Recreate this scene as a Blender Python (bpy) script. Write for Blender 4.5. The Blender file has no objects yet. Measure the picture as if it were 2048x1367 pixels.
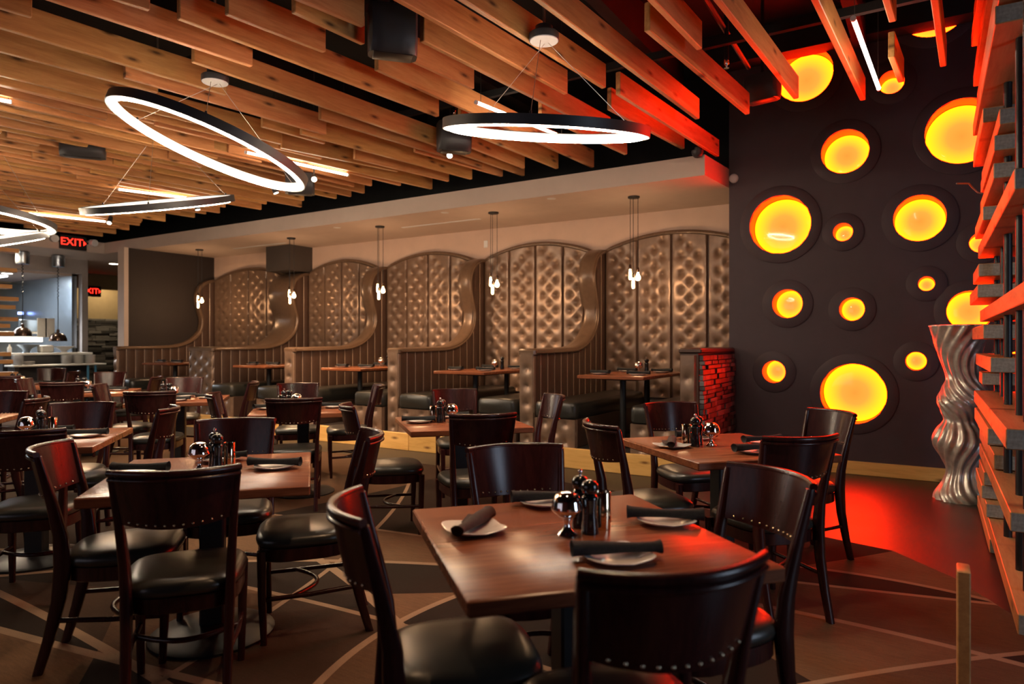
import bpy, math, random
from mathutils import Vector, Matrix
from mathutils.geometry import delaunay_2d_cdt
random.seed(7)
sc = bpy.context.scene
C = sc.collection
PI = math.pi

# ------------------------------------------------------------------ camera
FPX, CX, CY, H = 1365.0, 1024.0, 683.5, 1.36
YAW = math.radians(31.75)
cs, sn = math.cos(YAW), math.sin(YAW)
cam_d = bpy.data.cameras.new('camera'); cam = bpy.data.objects.new('camera', cam_d)
C.objects.link(cam); sc.camera = cam
cam.location = (0, 0, H); cam.rotation_euler = (PI/2, 0, YAW)
cam_d.sensor_width = 36.0; cam_d.lens = FPX/2048*36.0; cam_d.clip_start = .05; cam_d.clip_end = 80
cam_d.dof.use_dof = True; cam_d.dof.focus_distance = 4.2; cam_d.dof.aperture_fstop = 2.2

# ------------------------------------------------------------------ world, exposure
w = bpy.data.worlds.new('world'); sc.world = w; w.use_nodes = True
w.node_tree.nodes['Background'].inputs[0].default_value = (.55, .42, .34, 1)
w.node_tree.nodes['Background'].inputs[1].default_value = .012
vs = sc.view_settings
vs.view_transform = 'Standard'; vs.look = 'None'; vs.gamma = 1; vs.use_curve_mapping = False; vs.exposure = 0.0
sc.cycles.use_denoising = True; sc.cycles.use_adaptive_sampling = True; sc.cycles.adaptive_threshold = .02
sc.cycles.max_bounces = 6; sc.cycles.diffuse_bounces = 3; sc.cycles.glossy_bounces = 3
sc.cycles.sample_clamp_indirect = 4.0; sc.cycles.caustics_reflective = False; sc.cycles.caustics_refractive = False

def lamp(kind, name, loc, col, e, size=.1, aim=None, spot=None, blend=.5, sy=None, parent=None):
    d = bpy.data.lights.new(name, kind); d.color = col; d.energy = e
    if kind == 'AREA':
        d.size = size
        if sy: d.shape = 'RECTANGLE'; d.size_y = sy
    else:
        d.shadow_soft_size = size
    if kind == 'SPOT': d.spot_size = math.radians(spot); d.spot_blend = blend
    o = bpy.data.objects.new(name, d); C.objects.link(o); o.location = loc
    if aim is not None:
        o.rotation_euler = (Vector(aim)-Vector(loc)).to_track_quat('-Z', 'Y').to_euler()
    if parent: o.parent = parent
    return o
DAY = (.62, .78, 1.0); WARM = (1.0, .60, .32); RED = (1.0, .008, .012)
# daylight through the front windows, behind and to the right of the camera
lamp('AREA', 'window_daylight', (3.2, 2.45, 1.2), DAY, 45, 1.2, aim=(0.0, 2.4, .8), sy=2.2)
lamp('AREA', 'front_window_daylight', (-4.5, -3.35, 1.7), DAY, 6, 5.0, aim=(-4.5, 3.0, 1.0), sy=2.0)

# ------------------------------------------------------------------ pixel helpers (photo 2048x1367 -> world)
def ray(px):
    d = (px-CX)/FPX
    return cs*d-sn, sn*d+cs            # world X, Y per unit of depth
def atz(px, py, z):
    k = (z-H)*FPX/(CY-py); a, b = ray(px)
    return Vector((a*k, b*k, z))
def aty(px, py, Y):
    a, b = ray(px); k = Y/b
    return Vector((a*k, Y, H+(CY-py)/FPX*k))
def atx(px, py, X):
    a, b = ray(px); k = X/a
    return Vector((X, b*k, H+(CY-py)/FPX*k))
def atk(px, py, k):
    a, b = ray(px)
    return Vector((a*k, b*k, H+(CY-py)/FPX*k))

# ------------------------------------------------------------------ mesh builder
class MB:
    def __init__(s): s.v = []; s.f = []
    def add(s, vs_, fs):
        o = len(s.v); s.v += [tuple(q) for q in vs_]; s.f += [tuple(i+o for i in f) for f in fs]; return s
    def box(s, x0, x1, y0, y1, z0, z1):
        return s.add([(x0,y0,z0),(x1,y0,z0),(x1,y1,z0),(x0,y1,z0),(x0,y0,z1),(x1,y0,z1),(x1,y1,z1),(x0,y1,z1)],
              [(0,3,2,1),(4,5,6,7),(0,1,5,4),(1,2,6,5),(2,3,7,6),(3,0,4,7)])
    def bbox(s, x0, x1, y0, y1, z0, z1, b=.004):        # box with chamfered edges
        vs_ = []
        for z, i in ((z0, b), (z0+b, 0), (z1-b, 0), (z1, b)):
            j = b if i == 0 else b*1.7
            vs_ += [(x0+j,y0+i,z),(x1-j,y0+i,z),(x1-i,y0+j,z),(x1-i,y1-j,z),(x1-j,y1-i,z),(x0+j,y1-i,z),(x0+i,y1-j,z),(x0+i,y0+j,z)]
        fs = [tuple(range(7,-1,-1)), tuple(range(24,32))]
        for r in range(3):
            for k in range(8):
                a, c = r*8+k, r*8+(k+1) % 8
                fs.append((a, c, c+8, a+8))
        return s.add(vs_, fs)
    def lathe(s, prof, n=24, cx=0, cy=0, z0=0, cap=True):
        vs_, fs = [], []
        for r, z in prof:
            for k in range(n):
                a = 2*PI*k/n; vs_.append((cx+r*math.cos(a), cy+r*math.sin(a), z0+z))
        for i in range(len(prof)-1):
            for k in range(n):
                a, b = i*n+k, i*n+(k+1) % n
                fs.append((a, b, b+n, a+n))
        if cap:
            fs.append(tuple(range(n-1,-1,-1))); m = (len(prof)-1)*n; fs.append(tuple(range(m, m+n)))
        return s.add(vs_, fs)
    def loft(s, rings, closed=True, cap=True):          # rings: lists of equal length of points
        n = len(rings[0]); vs_ = [q for r in rings for q in r]; fs = []
        for i in range(len(rings)-1):
            for k in range(n if closed else n-1):
                a, b = i*n+k, i*n+(k+1) % n
                fs.append((a, b, b+n, a+n))
        if cap and closed:
            fs.append(tuple(range(n-1,-1,-1))); m = (len(rings)-1)*n; fs.append(tuple(range(m, m+n)))
        return s.add(vs_, fs)
    def tube(s, pts, r, n=8, closed=False):
        pts = [Vector(p) for p in pts]; rings = []; N = len(pts); up = None
        for i, p in enumerate(pts):
            if closed: t = pts[(i+1) % N]-pts[i-1]
            else: t = pts[min(i+1, N-1)]-pts[max(i-1, 0)]
            t.normalize()
            if up is None:
                up = Vector((0,0,1)) if abs(t.z) < .9 else Vector((1,0,0))
            a = (up-t*up.dot(t)).normalized(); up = a; b = t.cross(a)
            rr = r[i] if isinstance(r, (list, tuple)) else r
            rings.append([p+a*rr*math.cos(2*PI*k/n)+b*rr*math.sin(2*PI*k/n) for k in range(n)])
        if closed: rings.append(rings[0])
        return s.loft(rings, True, not closed)
    def bar(s, pts, wx, wy):                            # rectangular section swept along mostly vertical pts
        rings = []
        for i, p in enumerate(pts):
            a = (wx[i] if isinstance(wx, (list, tuple)) else wx)/2; b = (wy[i] if isinstance(wy, (list, tuple)) else wy)/2
            c = min(a, b)*.35
            x, y, z = p
            rings.append([(x-a+c,y-b,z),(x+a-c,y-b,z),(x+a,y-b+c,z),(x+a,y+b-c,z),(x+a-c,y+b,z),(x-a+c,y+b,z),(x-a,y+b-c,z),(x-a,y-b+c,z)])
        return s.loft(rings)
    def mesh(s, name, mat, smooth=40):
        m = bpy.data.meshes.new(name); m.from_pydata(s.v, [], s.f); m.update()
        if mat is not None: m.materials.append(mat)
        if smooth:
            m.polygons.foreach_set('use_smooth', [True]*len(m.polygons))
            m.set_sharp_from_angle(angle=math.radians(smooth))
        return m
    def obj(s, name, mat, parent=None, loc=None, rz=None, smooth=40):
        return link(name, s.mesh(name, mat, smooth), parent, loc, rz)
def link(name, me, parent=None, loc=None, rz=None):
    o = bpy.data.objects.new(name, me); C.objects.link(o)
    if parent is not None: o.parent = parent
    if loc is not None: o.location = loc
    if rz is not None: o.rotation_euler = (0, 0, rz)
    return o
def tag(o, label, cat, group=None):
    o['label'] = label; o['category'] = cat
    if group: o['group'] = group
    return o
def empty(name, loc=(0,0,0), rz=0):
    o = bpy.data.objects.new(name, None); C.objects.link(o); o.location = loc; o.rotation_euler = (0,0,rz)
    o.empty_display_size = .05
    return o
def struct(o): o['kind'] = 'structure'; return o
def stuff(o): o['kind'] = 'stuff'; return o
def copy_tree(o, parent=None):
    c = o.copy(); C.objects.link(c); c.parent = parent
    for ch in list(o.children): copy_tree(ch, c)
    return c
def chrome_text(name, body, size, mat, parent, loc, rot, depth=.004):
    cu = bpy.data.curves.new(name, 'FONT'); cu.body = body; cu.size = size; cu.extrude = depth
    cu.align_x = 'CENTER'; cu.align_y = 'CENTER'
    t = bpy.data.objects.new(name, cu); C.objects.link(t)
    dg = bpy.context.evaluated_depsgraph_get(); me = bpy.data.meshes.new_from_object(t.evaluated_get(dg))
    bpy.data.objects.remove(t); me.materials.clear(); me.materials.append(mat)
    o = link(name, me, parent); o.location = loc; o.rotation_euler = rot
    return o

# ------------------------------------------------------------------ materials
class NT:
    def __init__(s, name):
        s.m = bpy.data.materials.new(name); s.m.use_nodes = True; s.t = s.m.node_tree; s.n = s.t.nodes
        s.b = s.n['Principled BSDF']
    def new(s, kind, **kw):
        nd = s.n.new(kind)
        for k, v in kw.items(): setattr(nd, k, v)
        return nd
    def l(s, a, b): s.t.links.new(a, b)
    def math(s, op, a, b=None, c=None):
        nd = s.new('ShaderNodeMath', operation=op)
        for i, q in enumerate((a, b, c)):
            if q is None: continue
            if isinstance(q, (int, float)): nd.inputs[i].default_value = q
            else: s.l(q, nd.inputs[i])
        return nd.outputs[0]
    def coords(s, which='Object', scale=(1,1,1), rot=(0,0,0), loc=(0,0,0)):
        tc = s.new('ShaderNodeTexCoord'); mp = s.new('ShaderNodeMapping')
        mp.inputs['Scale'].default_value = scale; mp.inputs['Rotation'].default_value = rot; mp.inputs['Location'].default_value = loc
        s.l(tc.outputs[which], mp.inputs['Vector']); return mp.outputs[0]
    def noise(s, vec, scale, detail=4, rough=.55, dist=0):
        nd = s.new('ShaderNodeTexNoise'); nd.inputs['Scale'].default_value = scale; nd.inputs['Detail'].default_value = detail
        nd.inputs['Roughness'].default_value = rough; nd.inputs['Distortion'].default_value = dist
        if vec is not None: s.l(vec, nd.inputs['Vector'])
        return nd.outputs['Fac']
    def ramp(s, fac, stops):
        nd = s.new('ShaderNodeValToRGB'); e = nd.color_ramp.elements
        while len(e) < len(stops): e.new(.5)
        for i, (p, c) in enumerate(stops): e[i].position = p; e[i].color = (*c, 1)
        s.l(fac, nd.inputs[0]); return nd.outputs[0]
    def mix(s, fac, a, b, mode='MIX'):
        nd = s.new('ShaderNodeMix', data_type='RGBA', blend_type=mode)
        for i, q in ((0, fac), (6, a), (7, b)):
            if isinstance(q, (int, float)): nd.inputs[i].default_value = q
            elif isinstance(q, tuple): nd.inputs[i].default_value = (*q, 1)
            else: s.l(q, nd.inputs[i])
        return nd.outputs[2]
    def bump(s, hgt, strength=.3, dist=.01):
        nd = s.new('ShaderNodeBump'); nd.inputs['Strength'].default_value = strength; nd.inputs['Distance'].default_value = dist
        s.l(hgt, nd.inputs['Height']); s.l(nd.outputs[0], s.b.inputs['Normal'])
    def col(s, c): 
        if isinstance(c, tuple): s.b.inputs['Base Color'].default_value = (*c, 1)
        else: s.l(c, s.b.inputs['Base Color'])
    def set(s, **kw):
        for k, v in kw.items(): s.b.inputs[k.replace('_', ' ')].default_value = v
        return s
def plain(name, c, rough=.5, metal=0, var=.12, scale=8, bump=0, spec=.5, coat=0):
    t = NT(name); v = t.coords(); n = t.noise(v, scale)
    lo = tuple(q*(1-var) for q in c); hi = tuple(min(1, q*(1+var)) for q in c)
    t.col(t.ramp(n, [(.3, lo), (.7, hi)])); t.set(Roughness=rough, Metallic=metal, Specular_IOR_Level=spec, Coat_Weight=coat, Coat_Roughness=.08)
    if bump: t.bump(t.noise(v, scale*12, 3), bump, .003)
    return t.m
def emis(name, c, e, base=(.8,.8,.8)):
    t = NT(name); n = t.noise(t.coords(), 3)
    t.col(t.ramp(n, [(.3, tuple(q*.97 for q in base)), (.7, base)]))
    t.b.inputs['Emission Color'].default_value = (*c, 1); t.set(Emission_Strength=e, Roughness=.4)
    return t.m
def wood(name, c0, c1, c2, rough=.45, axis='y', knots=True, tint=.25, coat=0, grain=1.0, knotc=(.06,.025,.01), huev=.004):
    t = NT(name)
    sc_ = {'y': (9, .9, 9), 'x': (.9, 9, 9), 'z': (9, 9, .9)}[axis]
    oi = t.new('ShaderNodeObjectInfo'); off = t.new('ShaderNodeVectorMath', operation='SCALE')
    t.l(oi.outputs['Random'], off.inputs['Scale']); off.inputs[0].default_value = (37, 91, 53)
    tc = t.new('ShaderNodeTexCoord'); ad = t.new('ShaderNodeVectorMath', operation='ADD')
    t.l(tc.outputs['Object'], ad.inputs[0]); t.l(off.outputs[0], ad.inputs[1])
    mp = t.new('ShaderNodeMapping'); mp.inputs['Scale'].default_value = tuple(q*grain for q in sc_); t.l(ad.outputs[0], mp.inputs['Vector'])
    n1 = t.noise(mp.outputs[0], 2.2, 6, .62, .6); n2 = t.noise(mp.outputs[0], 9, 3, .6, .2)
    f = t.math('ADD', t.math('MULTIPLY', n1, .75), t.math('MULTIPLY', n2, .25))
    col = t.ramp(f, [(.3, c0), (.5, c1), (.7, c2)])
    hs = t.new('ShaderNodeHueSaturation'); hs.inputs['Saturation'].default_value = 1
    val = t.math('ADD', t.math('MULTIPLY', oi.outputs['Random'], tint*2), 1-tint)
    t.l(val, hs.inputs['Value']); t.l(t.math('ADD', t.math('MULTIPLY', t.math('FRACT', t.math('MULTIPLY', oi.outputs['Random'], 7.3)), huev), .5-huev/2*1.2), hs.inputs['Hue']); t.l(col, hs.inputs['Color']); col = hs.outputs[0]
    if knots:
        sp = t.new('ShaderNodeSeparateXYZ'); t.l(ad.outputs[0], sp.inputs[0]); cbn = t.new('ShaderNodeCombineXYZ')
        u_, v_ = {'y': (1, 2), 'x': (0, 2), 'z': (2, 0)}[axis]
        t.l(t.math('MULTIPLY', sp.outputs[u_], 1.7), cbn.inputs[0]); t.l(t.math('MULTIPLY', sp.outputs[v_], 5.4), cbn.inputs[1])
        vo = t.new('ShaderNodeTexVoronoi', voronoi_dimensions='2D'); vo.inputs['Scale'].default_value = 1.0; vo.inputs['Randomness'].default_value = 1
        t.l(cbn.outputs[0], vo.inputs['Vector'])
        k = t.ramp(vo.outputs['Distance'], [(.03, (1,1,1)), (.065, (.55,.55,.55)), (.13, (0,0,0))])
        col = t.mix(t.math('MULTIPLY', k, .9), col, knotc)
    t.col(col); t.set(Roughness=rough, Coat_Weight=coat, Coat_Roughness=.12, Specular_IOR_Level=.4)
    t.bump(f, .12, .004)
    return t.m

m_beam = wood('cedar_beam', (.46,.20,.065), (.62,.30,.105), (.73,.40,.165), .42, 'y', True, .27, huev=.018)
m_plank = wood('screen_plank', (.33,.15,.055), (.48,.24,.09), (.58,.32,.13), .45, 'y', True, .2)
m_endgrain = plain('sawn_end_grain', (.34,.29,.23), .7, var=.25, scale=60)
m_gold = wood('pine_fascia', (.62,.33,.09), (.78,.45,.14), (.84,.52,.18), .38, 'x', True, .12, knotc=(.16,.06,.02))
m_table = wood('table_wood', (.11,.034,.016), (.22,.072,.032), (.33,.12,.054), .27, 'x', False, .05, coat=.0, grain=1.3)
m_table.node_tree.nodes['Principled BSDF'].inputs['Specular IOR Level'].default_value = .28
m_tableedge = wood('table_edge_wood', (.075,.025,.012), (.15,.052,.025), (.2,.075,.036), .3, 'x', False, .08, coat=.3)
m_chair = wood('mahogany', (.018,.0045,.0045), (.034,.008,.0075), (.052,.013,.011), .25, 'z', False, .18, coat=.0)
m_vinyl = plain('black_vinyl', (.026,.025,.021), .30, var=.1, scale=20, bump=.06)
m_nail = plain('brass_nailhead', (.75,.6,.42), .25, 1.0)
m_black = plain('black_powdercoat', (.012,.012,.013), .42)
m_blackgloss = plain('black_lacquer', (.010,.010,.011), .12, coat=.5)
m_chrome = plain('polished_chrome', (.85,.83,.80), .05, 1.0, var=.02)
m_cup = plain('brushed_cup_metal', (.80,.66,.45), .10, 1.0, var=.03)
m_porcelain = plain('white_porcelain', (.74,.72,.70), .16, var=.02, coat=.4)
m_napkin = plain('black_napkin_cloth', (.014,.014,.015), .92, var=.3, scale=120, bump=.4)
m_brownlinen = plain('dark_brown_napkin_cloth', (.04,.026,.022), .92, var=.25, scale=120, bump=.4)
m_bronze = plain('bronze_tufted_leather', (.215,.138,.096), .35, .32, var=.12, scale=14, bump=.05)
m_bronzedark = plain('bronze_leather_roll', (.155,.095,.06), .30, .2, var=.12, scale=14)
m_channel = plain('brown_channel_leather', (.080,.044,.031), .38, .05, var=.12, scale=12, bump=.05)
m_piping = plain('tan_piping', (.40,.27,.19), .35, .2)
m_wallb = plain('beige_plaster', (.60,.43,.34), .8, var=.05, scale=4, bump=.05)
m_soffit = plain('soffit_plaster', (.58,.46,.39), .8, var=.04, scale=4, bump=.04)
m_dark = plain('dark_plum_paint', (.054,.035,.044), .62, var=.06, scale=6, bump=.1)
m_darkbrown = plain('dark_brown_paint', (.022,.014,.012), .7, var=.06, scale=6, bump=.08)
m_greybox = plain('taupe_column_paint', (.055,.042,.036), .7, var=.05)
m_blackceil = plain('flat_black_deck', (.009,.009,.010), .9, var=.3, scale=3)
m_tile = plain('dark_floor_tile', (.034,.027,.020), .42, var=.2, scale=2.2)
m_silver = plain('silver_leaf_glaze', (.60,.56,.50), .30, .55, var=.2, scale=18)
m_steel = plain('stainless_steel', (.42,.47,.52), .27, .9, var=.12, scale=2)
m_kwall = plain('kitchen_grey_paint', (.36,.31,.29), .6, var=.05)
m_corr = plain('olive_beige_paint', (.33,.25,.14), .8, var=.05)
m_white = plain('white_plastic', (.72,.72,.72), .4, var=.03)
m_rubber = plain('charcoal_plastic', (.035,.034,.036), .45)
m_wire = plain('steel_cable', (.62,.54,.48), .35, .8)
m_paper = plain('white_paper', (.8,.79,.74), .8, var=.03)
m_copper = plain('dark_copper_dome', (.10,.065,.05), .2, .8)
def stone_mat(name):
    t = NT(name); oi = t.new('ShaderNodeObjectInfo')
    n = t.noise(t.coords(scale=(6,6,20)), 3, 5)
    f = t.math('ADD', t.math('MULTIPLY', oi.outputs['Random'], .7), t.math('MULTIPLY', n, .45))
    t.col(t.ramp(f, [(.15, (.022,.021,.022)), (.5, (.06,.056,.056)), (.95, (.20,.19,.19))])); t.set(Roughness=.5)
    t.bump(t.noise(t.coords(), 40, 4), .5, .01); return t.m
m_stone = stone_mat('slate_ledger_stone')
m_ring = emis('led_acrylic', (1.0, .86, .74), .55)
m_ringlip = emis('led_lip', (1.0, .80, .57), 360.0)
m_stick = emis('led_tube', (1.0, .80, .60), 20.0)
m_bulb = emis('filament_bulb', (1.0, .60, .24), 26.0)
m_down = emis('downlight_lens', (1.0, .86, .66), 12.0)
m_exit = emis('exit_red_letters', (1.0, .02, .01), 4.0, (.5,.02,.02))
m_klight = emis('kitchen_light_lens', (.9, .95, 1.0), 9.0)
m_blue = emis('blue_led', (.18, .3, 1.0), 6.0)
# edge-lit acrylic disc: amber centre, yellow rim
def porthole_mat():
    t = NT('edge_lit_amber_disc')
    tc = t.new('ShaderNodeTexCoord'); ln = t.new('ShaderNodeVectorMath', operation='LENGTH')
    mp = t.new('ShaderNodeMapping'); t.l(tc.outputs['Generated'], mp.inputs['Vector'])
    mp.inputs['Location'].default_value = (-1, 0, -1); mp.inputs['Scale'].default_value = (2, 0, 2)
    t.l(mp.outputs[0], ln.inputs[0])
    c = t.ramp(ln.outputs['Value'], [(.0, (1.0,.0086,.0011)), (.40, (1.0,.0105,.0013)), (.80, (1.0,.0200,.0005)), (1.0, (1.0,.0245,.0001))])
    t.l(c, t.b.inputs['Emission Color']); t.set(Emission_Strength=44.0, Roughness=.10, Coat_Weight=.3); t.col((.05,.02,.01))
    return t.m
m_port = porthole_mat()
m_porttube = plain('red_glow_tinted_reveal', (.85,.14,.05), .45)  # red LED glow on the reveal is put into its base colour
# carpet: bold arcs and bands woven in tan, brown and near-black
def circ3(p, q, r):
    ax, ay, bx, by, cx, cy = p[0], p[1], q[0], q[1], r[0], r[1]
    d = 2*(ax*(by-cy)+bx*(cy-ay)+cx*(ay-by))
    ux = ((ax*ax+ay*ay)*(by-cy)+(bx*bx+by*by)*(cy-ay)+(cx*cx+cy*cy)*(ay-by))/d
    uy = ((ax*ax+ay*ay)*(cx-bx)+(bx*bx+by*by)*(ax-cx)+(cx*cx+cy*cy)*(bx-ax))/d
    return ux, uy, math.hypot(ax-ux, ay-uy)
def carpet_mat():
    t = NT('arc_patterned_carpet')
    v = t.coords('Object'); sep = t.new('ShaderNodeSeparateXYZ'); t.l(v, sep.inputs[0])
    def arcdist(c):
        dx = t.math('SUBTRACT', sep.outputs[0], c[0]); dy = t.math('SUBTRACT', sep.outputs[1], c[1])
        r = t.math('SQRT', t.math('ADD', t.math('MULTIPLY', dx, dx), t.math('MULTIPLY', dy, dy)))
        return t.math('SUBTRACT', r, c[2])
    tri = [((0,1189),(130,1255),(263,1331)), ((0,1262),(190,1312),(395,1364)), ((1582,1224),(1750,1260),(1918,1300)),
           ((1651,1141),(1787,1162),(1920,1189)), ((642,1123),(690,1157),(777,1231)), ((640,1044),(737,1058),(852,1074))]
    arcs = [circ3(*[atz(a, b, 0) for a, b in q]) for q in tri]
    arcs += [(-7.0, 9.5, 8.1), (-12.5, -1.0, 10.2), (4.5, 10.0, 8.6), (-2.0, -8.5, 11.0), (-16.0, 6.0, 11.8), (6.0, -2.5, 8.4), (-9.0, -6.0, 9.6)]
    bands = None; line = None
    for i, c in enumerate(arcs):
        d = arcdist(c)
        st = t.math('MULTIPLY', t.math('GREATER_THAN', d, 0), [.37, .61, .29, .53, .43, .71, .34, .57, .48, .66, .31, .59, .44][i])
        bands = st if bands is None else t.math('ADD', bands, st)
        th = [.024, .024, .022, .020, .028, .018, .0, .016, .0, .018, .0, .016, .0][i]
        ln = t.math('LESS_THAN', t.math('ABSOLUTE', d), th)
        line = ln if line is None else t.math('MAXIMUM', line, ln)
    fr = t.math('FRACT', bands)
    base = t.ramp(fr, [(.0, (.028,.017,.012)), (.2, (.070,.038,.023)), (.36, (.24,.128,.066)), (.58, (.040,.024,.016)), (.7, (.16,.085,.045)), (.88, (.026,.016,.012))])
    for nd in t.n:
        if nd.bl_idname == 'ShaderNodeValToRGB': nd.color_ramp.interpolation = 'CONSTANT'
    stk = t.noise(t.coords('Object', (2, 16, 1), (0, 0, .35)), 5, 4, .7)
    base = t.mix(t.math('MULTIPLY', stk, .7), base, (.03,.021,.016))
    col = t.mix(t.math('MULTIPLY', line, .85), base, (.36,.23,.145))
    grain = t.noise(v, 420, 2)
    col = t.mix(.35, col, t.ramp(grain, [(.3, (.25,.25,.25)), (.7, (1,1,1))]), 'MULTIPLY')
    t.col(col); t.set(Roughness=.95, Specular_IOR_Level=.1); t.bump(grain, .5, .006)
    return t.m
m_carpet = carpet_mat()

# ================================================================== ROOM SHELL
YH, YB, XH = 7.84, 8.745, -1.97          # porthole wall, booth back wall, left edge of porthole wall
SB, ST, SF = 3.095, 3.31, 7.09           # soffit bottom, top and front
PZ = .21                                  # booth platform height
struct(MB().box(-26, 4.2, -4.0, 12, -.2, 0).obj('floor', m_tile, smooth=0))
# carpet, slightly proud of the tile, with its curved edge towards the glowing wall
edge = [(-15, 5.95), (-6, 5.95), (-3.2, 5.9), (-2.0, 5.68), (-1.2, 5.4), (-.64, 5.17), (-.23, 5.06), (.1, 4.66), (.42, 4.0), (.62, 3.2), (.7, 2.2), (.6, 1.0), (.3, -3.6), (-15, -3.6)]
n = len(edge); cb = MB(); cb.add([(x, y, .0) for x, y in edge]+[(x, y, .008) for x, y in edge],
    [tuple(range(n-1, 2*n-1+1))[1:]]+[(i, i+n, (i+1) % n+n, (i+1) % n) for i in range(n)])
cb.f[0] = tuple(range(2*n-1, n-1, -1))
struct(cb.obj('floor_carpet', m_carpet, smooth=0))
ceil = struct(MB().box(-26, 4.2, -4, 12, 4.75, 4.9).obj('ceiling', m_blackceil, smooth=0))
# dark walls that close the room behind the camera, with tall front windows
wf = struct(MB().box(-26, 4.2, -4.0, -3.5, 0, 4.75).obj('wall_front', m_darkbrown, smooth=0))
wr = struct(MB().box(3.3, 3.6, -3.5, 12, 0, 4.75).obj('wall_right', m_darkbrown, smooth=0))
m_pane = emis('daylit_window_pane', DAY, .35)
for i, (x0, x1) in enumerate(((-7, -4.6), (-4.4, -2.0))):
    win = struct(MB().box(x0, x1, -3.5, -3.47, .6, 2.8).obj('window_%d' % (i+1), m_pane, smooth=0))
    fr = MB()
    for a, b, c, d in ((x0-.06, x0, .54, 2.86), (x1, x1+.06, .54, 2.86), (x0, x1, .54, .6), (x0, x1, 2.8, 2.86), ((x0+x1)/2-.02, (x0+x1)/2+.02, .6, 2.8)):
        fr.box(a, b, -3.5, -3.43, c, d)
    fr.obj('window_frame', m_black, win, smooth=0)
win = struct(MB().box(3.27, 3.3, 1.84, 3.06, .1, 2.3).obj('window_3', m_pane, smooth=0))
fr = MB()
for a, b, c, d in ((1.78, 1.84, .04, 2.36), (3.06, 3.12, .04, 2.36), (1.84, 3.06, .04, .1), (1.84, 3.06, 2.3, 2.36)): fr.box(3.22, 3.3, a, b, c, d)
fr.obj('window_frame', m_black, win, smooth=0)

# ---- porthole wall -------------------------------------------------
holes = [  # px, py, vertical half size in px, label words
 (1560,449,58,'large amber porthole light left of the small one, nearest the beige wall'),
 (1690,303,43.5,'medium amber porthole light high on the plum wall, tilted glow, upper middle'),
 (1839,436,46,'amber porthole light reflecting a white lamp streak, right of the tiny porthole'),
 (1686,464,18,'tiny amber porthole light between two big ones at mid height'),
 (1925,262,65,'largest pinkish porthole light half behind the red slat screen'),
 (1608,149,54,'large amber porthole light at the top behind the beam ends'),
 (1783,165,23,'small amber porthole light at the lower end of the hanging white tube'),
 (1868,12,62,'topmost porthole light, only its lower crescent showing under the ceiling'),
 (1575,607,28.5,'small porthole light at left, second lowest in the left column'),
 (1704,618,23,'small porthole light right above the biggest low porthole'),
 (1853,567,14.5,'tiny porthole light left of the vase top, upper of two'),
 (1940,621,40,'porthole light glowing right above the silver vase'),
 (1548,743,22,'small porthole light lowest in the left column beside the brick pier'),
 (1832,722,18.5,'small porthole light beside the neck of the silver vase'),
 (1706,787,60,'large low porthole light partly behind a chair back'),
 (1962,485,20,'small porthole light mostly hidden by the slat screen'),
 (2031,723,20,'small porthole light seen through the lower slat screen gaps')]
P0 = Vector((XH, 0)); WX1, WZ1 = 2.9, 4.75
pts = [Vector((XH, 0)), Vector((WX1, 0)), Vector((WX1, WZ1)), Vector((XH, WZ1))]; edges = [(0,1),(1,2),(2,3),(3,0)]
hdat = []
for px, py, hv, lab in holes:
    c = aty(px, py, YH); a, b = ray(px); r = hv*(YH/b)/FPX*1.0
    hdat.append((c.x, c.z, r, lab))
    o = len(pts); N = 48
    for k in range(N): pts.append(Vector((c.x+r*math.cos(2*PI*k/N), c.z+r*math.sin(2*PI*k/N))))
    edges += [(o+k, o+(k+1) % N) for k in range(N)]
res = delaunay_2d_cdt(pts, edges, [], 0, 1e-5)
def solid(f):
    c = sum((res[0][i] for i in f), Vector((0, 0)))/len(f)
    return all(math.hypot(c.x-h[0], c.y-h[1]) > h[2]*.985 for h in hdat)
wb = MB(); wb.add([(p.x, YH, p.y) for p in res[0]], [tuple(reversed(f)) for f in res[2] if solid(f)])
wb.add([(XH, YH, 0), (XH, YB+.3, 0), (XH, YB+.3, WZ1), (XH, YH, WZ1)], [(0,1,2,3)])
hole_wall = struct(wb.obj('wall_right_back', m_dark, smooth=0))
for x, z, r, lab in hdat:
    t = empty('porthole_light', (x, YH, z)); tag(t, lab, 'wall light', 'round porthole lights on the plum wall')
    fl = MB(); N = 56; ro = r+.105
    rings = []
    for rr, yy in ((r, .0), (r, -.016), (ro-.01, -.016), (ro, -.010), (ro, 0)):
        rings.append([(rr*math.cos(2*PI*k/N), yy, rr*math.sin(2*PI*k/N)) for k in range(N)])
    fl.loft(rings, True, False).obj('flange', m_dark, t)
    tb = MB(); rings = [[(rr*math.cos(2*PI*k/N), yy, rr*math.sin(2*PI*k/N)) for k in range(N)] for rr, yy in ((r-.001, -.014), (r-.001, .24), (r-.001, .27))]
    tb.loft(rings, True, False).obj('reveal', m_porttube, t)
    dm = MB(); rings = []
    for s_, yy in ((1.0, .225), (.985, .215), (.94, .208), (.7, .198), (.35, .192), (.02, .19)):
        rings.append([(r*.992*s_*math.cos(2*PI*k/N), yy, r*.992*s_*math.sin(2*PI*k/N)) for k in range(N)])
    dm.loft(rings, True, True).obj('lit_disc', m_port, t, smooth=60)
    gb = MB(); gb.tube([(r*.99*math.cos(2*PI*k/N), .222, r*.99*math.sin(2*PI*k/N)) for k in range(N)], .005, 6, True).obj('gasket', m_darkbrown, t)
# baseboards of the porthole wall
struct(MB().bbox(-1.9, 2.9, YH-.03, YH, 0, .135, .004).obj('baseboard_right', m_gold, smooth=0))

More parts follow.
